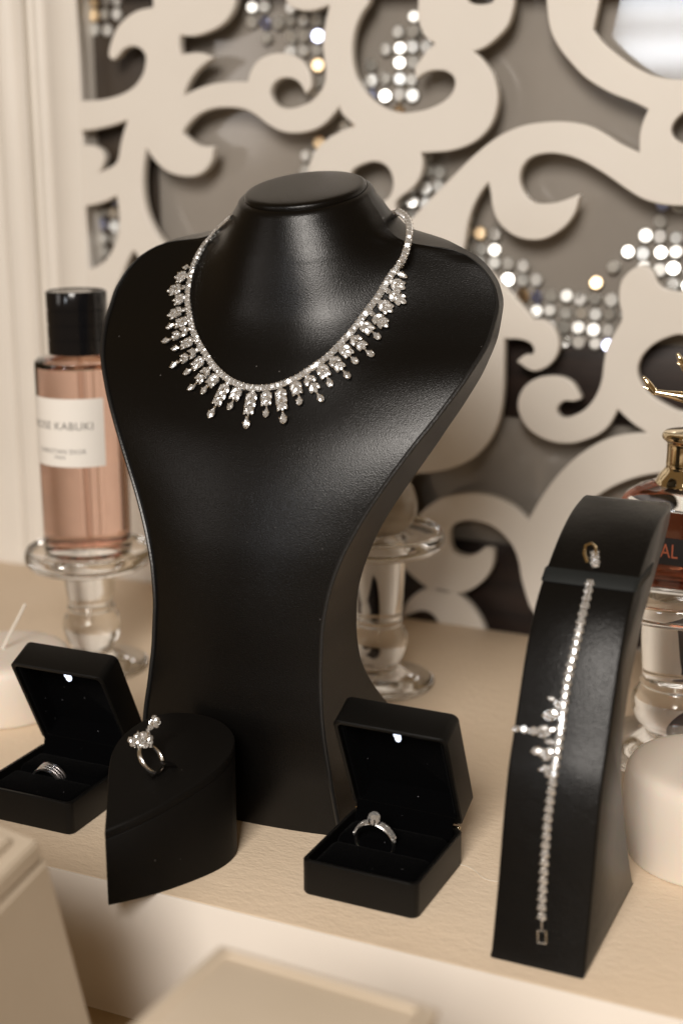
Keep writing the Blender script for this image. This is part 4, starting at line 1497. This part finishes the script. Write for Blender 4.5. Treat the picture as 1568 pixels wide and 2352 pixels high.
def wrap_text(s, size, z, parent, spacing=1.0, zs=1.0):
    me = text_mesh(s, size, INK, spacing)
    for v in me.vertices:
        a = ac + v.co.x/R
        rr = R + .00022 + v.co.z
        v.co = (PLX+rr*math.cos(a), PLY+rr*math.sin(a), z + v.co.y*zs)
    put('lettering', me, parent)


wrap_text('ROSE KABUKI', .0079, .1895, lab, 1.05)
wrap_text('CHRISTIAN DIOR', .0046, .1715, lab, 1.1)
wrap_text('PARIS', .0032, .1672, lab, 1.1)

# ------------------------------------------------------------------ round flask behind the bust
fx, fy, fz = -0.0352, 0.2275, 0.1130
fl = thing('round_flask', 'round clear flask with cream filling and fuzzy ball stopper, half hidden by the bust', 'flask', (fx, fy, fz))
c = (fx, fy, fz)
add('glass_body', lathe(smooth_prof([(0, .0003), (.012, .0003), (.020, .0040), (.0262, .0130), (.0272, .0230), (.0245, .0330), (.0180, .0405), (.0095, .0440), (.0085, .0480), (.0085, .0500), (0, .0500)], 5), c, 64), CLEAR, fl, angle=60)
add('filling', lathe(smooth_prof([(0, .0040), (.012, .0045), (.0200, .0080), (.0238, .0160), (.0240, .0250), (.0205, .0330), (.0120, .0385), (0, .0392)], 5), c, 48), FROST, fl, angle=60)
bm = bmesh.new()
bmesh.ops.create_icosphere(bm, subdivisions=5, radius=1.0)
rnd = random.Random(2)
pc = Vector((fx+0.006, fy, fz+0.0640))
for v in bm.verts:
    v.co = pc + v.co*(0.0178 + rnd.uniform(-.0005, .0005))
add('stopper', bm, PLUSH, fl, angle=180)

# ------------------------------------------------------------------ amber perfume bottle with gold legs stopper
z0 = 0.1102
pb = thing('perfume_bottle', 'amber perfume bottle with gold collar and a pair of upturned gold legs as stopper', 'perfume bottle', (PRX, PRY, z0))


def sup(a, b, z, n=48, e=2.8):
    return [Vector((PRX + a*math.copysign(abs(math.cos(2*PI*i/n))**(2/e), math.cos(2*PI*i/n)), PRY + b*math.copysign(abs(math.sin(2*PI*i/n))**(2/e), math.sin(2*PI*i/n)), z)) for i in range(n)]


lv = [(.0355, .0175, z0+.0003), (.0395, .0210, z0+.0012), (.0412, .0228, z0+.006), (.0422, .0235, z0+.020), (.0422, .0235, z0+.044), (.0410, .0230, z0+.053), (.0375, .0212, z0+.0590), (.0310, .0185, z0+.0635),
      (.0235, .0160, z0+.0665), (.0165, .0150, z0+.0690), (.0150, .0150, z0+.0720)]
add('glass_body', loft([sup(a, b, z) for a, b, z in lv]), CLEAR, pb, angle=50)
lv2 = [(.0340, .0160, z0+.0050), (.0375, .0185, z0+.0075), (.0388, .0195, z0+.020), (.0388, .0195, z0+.043), (.0375, .0190, z0+.0490), (.0345, .0172, z0+.0520)]
add('perfume', loft([sup(a, b, z) for a, b, z in lv2]), AMBER, pb, angle=50)
# black label band wrapped on the belly
bm = bmesh.new()
rows = [sup(.0426, .0239, z) for z in (z0+.0205, z0+.0375)]
rows = [[bm.verts.new(p) for p in r] for r in rows]
n = len(rows[0])
for j in range(n):
    a = 2*PI*(j+.5)/n
    if math.radians(200) < a < math.radians(340):
        bm.faces.new((rows[0][j], rows[0][(j+1) % n], rows[1][(j+1) % n], rows[1][j]))
bmesh.ops.delete(bm, geom=[v for v in bm.verts if not v.link_faces], context='VERTS')
lab = add('label', bm, DARKLABEL, pb, angle=60)
me = text_mesh('SCANDAL', .0125, COPPER, 1.0)
me.transform(Matrix.Diagonal((0.75, 1, 1, 1)))
me.transform(Matrix.Translation((PRX-0.0202, PRY-0.02415, z0+.029)) @ Matrix.Rotation(PI/2, 4, 'X'))
put('lettering', me, lab)
c = (PRX, PRY, 0)
zc = z0+.0660
add('collar', lathe(smooth_prof([(0, zc), (.0185, zc+.0005), (.0192, zc+.0030), (.0170, zc+.0070), (.0142, zc+.0105), (.0138, zc+.0120), (.0140, zc+.0135), (.0138, zc+.0150), (.0138, zc+.0250), (.0150, zc+.0275), (.0168, zc+.0292), (.0168, zc+.0318), (.0145, zc+.0335), (.006, zc+.0345), (0, zc+.0346)], 4), c, 64), PALEGOLD, pb, angle=50)
zl = zc+.034


def leg(hip, knee, ankle, toe, heel):
    hip, knee, ankle, toe, heel = map(Vector, (hip, knee, ankle, toe, heel))
    P = catmull([hip, hip.lerp(knee, .5), knee, knee.lerp(ankle, .35), knee.lerp(ankle, .75), ankle], 6)
    n = len(P)
    key = Smooth([(0, .0048), (.3, .0045), (.48, .0034), (.62, .0036), (.85, .0021), (1, .0016)])
    bm = tube(P, 1, 14, taper=[key(i/(n-1)) for i in range(n)])
    o = add('leg', bm, PALEGOLD, pb, angle=70)
    # pump: sole to the toe, stiletto heel
    d = (toe-ankle).normalized()
    bm = bmesh.new()
    F5 = catmull([ankle - d*0.0006, ankle.lerp(toe, .35), ankle.lerp(toe, .7), toe], 5)
    m = len(F5)
    kt = Smooth([(0, .0017), (.35, .0020), (.75, .0016), (1, .0008)])
    tube(F5, 1, 12, bm, taper=[kt(i/(m-1)) for i in range(m)])
    tube([ankle, ankle.lerp(heel, .5), heel], 1, 10, bm, taper=[.0016, .0010, .0006])
    rr = bmesh.ops.create_icosphere(bm, subdivisions=2, radius=.0012)
    for v in rr['verts']:
        v.co += toe
    tube([ankle + Vector((.0019*math.cos(a), 0.0, .0019*math.sin(a))) for a in np.linspace(0, 2*PI, 12)[:-1]], .0004, 6, bm, closed=True)
    add('shoe', bm, PALEGOLD, o, angle=70)


def pp(x, y, Y): return Vector(atY(x, y, Y))


leg((PRX+.001, PRY-.004, zl-.004), pp(1640, 925, PRY-.012), pp(1502, 900, PRY-.020), pp(1478, 868, PRY-.021), pp(1476, 888, PRY-.021))
leg((PRX+.006, PRY+.002, zl-.004), pp(1668, 880, PRY+.006), pp(1573, 848, PRY+.000), pp(1556, 815, PRY-.001), pp(1554, 833, PRY-.001))


# ------------------------------------------------------------------ candles
def candle(label, x, y, R, h, wick):
    o = thing('pillar_candle', label, 'candle', (x, y, 0), 'ivory candles')
    c = (x, y, 0)
    pr = smooth_prof([(R*.90, .0004), (R*.925, .0020), (R*.97, h*.25), (R*1.0, h*.55), (R*.985, h*.80), (R*.93, h*.93), (R*.80, h*.985), (R*.45, h*1.0)], 5)
    add('wax', lathe([(0, .0004)] + pr + [(0, h*.995)], c, 80), WAX, o, angle=70)
    if wick:
        a, b = Vector((x, y, h*.99)), Vector(wick)
        add('wick', tube(catmull([a, a.lerp(b, .35)+Vector((0, 0, .0006)), a.lerp(b, .7), b], 5), .0010, 8), WICK, o)
    return o


cL = tab(16, 1622)
zw = 0.040
wt = np.array(tab(20, 1443, zw))
d = ray(58, 1388)
s_ = (cL[1]-CAM[1])/d[1]
wk = CAM + d*s_
candle('low ivory candle with a bent white wick beside the left ring box', float(cL[0]), float(cL[1]), 0.0470, 0.0430, tuple(wk))
cR = tab(1622, 1961)
candle('ivory candle without visible wick beside the black bracelet stand', float(cR[0]), float(cR[1]), 0.0470, 0.0555, (float(cR[0])+.004, float(cR[1]), .066))

# ------------------------------------------------------------------ cream boxes in the foreground
K = CAM + 0.525*ray(505, 2165)
zt = float(K[2])
an = math.radians(-2.9)
T = Matrix.Translation((float(K[0]), float(K[1]), 0)) @ Matrix.Rotation(an, 4, 'Z')
o = thing('jewellery_box', 'square cream leather box with raised top border in front of the table', 'box', (float(K[0])+.045, float(K[1])-.05, ZLOW), 'cream leather boxes')
W_, D_ = 0.0885, 0.115
bm = bmesh.new()
box(bm, (0.0006, -D_, ZLOW), (W_-.0006, -0.0006, zt-0.0042), 0.0012, 2, T)
add('body', bm, BOXSKIN, o)
bm = bmesh.new()
box(bm, (0, -D_-.0006, zt-0.0040), (W_, 0, zt-0.0008), 0.0012, 3, T)
lid = add('lid', bm, BOXSKIN, o)
bm = bmesh.new()
pts = [T @ Vector(p) for p in ((.0045, -.0045, zt-.0006), (W_-.0045, -.0045, zt-.0006), (W_-.0045, -D_+.004, zt-.0006), (.0045, -D_+.004, zt-.0006))]
fat = []
for a, b in zip(pts, pts[1:]+pts[:1]):
    fat += [a.lerp(b, t_) for t_ in np.linspace(0.03, 0.97, 8)]
tube(fat, .0011, 8, bm, closed=True)
add('border', bm, BOXSKIN, lid)

K = Vector(CAM + 0.60*ray(97, 1925))
o = thing('jewellery_box', 'tapered cream leather box with stepped lid at the near left corner', 'box', (K.x-.06, K.y-.06, ZLOW), 'cream leather boxes')
e1 = Vector((-.980, .199, 0))       # along the back top edge to the left
e2 = Vector((.165, -.986, 0))       # along the right top edge toward the viewer


def fr_loop(z, g):
    f = (K.z-z)/0.165
    k = K + Vector((0, 0, z-K.z)) + Vector((.035, .006, 0))*f - e1*g - e2*g
    Wx, Dx = 0.19+.04*f+2*g, 0.12+.03*f+2*g
    return [k, k+e1*Wx, k+e1*Wx+e2*Dx, k+e2*Dx]


bm = loft([fr_loop(ZLOW+.0002, 0), fr_loop(K.z-.0095, 0)])
bmesh.ops.bevel(bm, geom=list(bm.edges), offset=.0014, segments=3, affect='EDGES')
add('body', bm, BOXSKIN, o)
bm = loft([fr_loop(K.z-.0090, -.0012), fr_loop(K.z-.0006, -.0012)])
bmesh.ops.bevel(bm, geom=list(bm.edges), offset=.0012, segments=3, affect='EDGES')
lid = add('lid', bm, BOXSKIN, o)
bm = loft([fr_loop(K.z-.0005, -.0105), fr_loop(K.z+.0022, -.0110)])
bmesh.ops.bevel(bm, geom=list(bm.edges), offset=.0008, segments=2, affect='EDGES')
add('raised_panel', bm, BOXSKIN, lid)

# ------------------------------------------------------------------ loose thread
pts = [Vector(tab(x, y, .0005)) for x, y in ((1050, 1985), (1072, 1990), (1090, 2000), (1110, 2017), (1135, 2024), (1160, 2024))]
o = add('loose_thread', tube(catmull(pts, 6), .00022, 6), THREAD)
o['label'] = 'fine white thread lying on the table between ring box and bracelet stand'
o['category'] = 'thread'
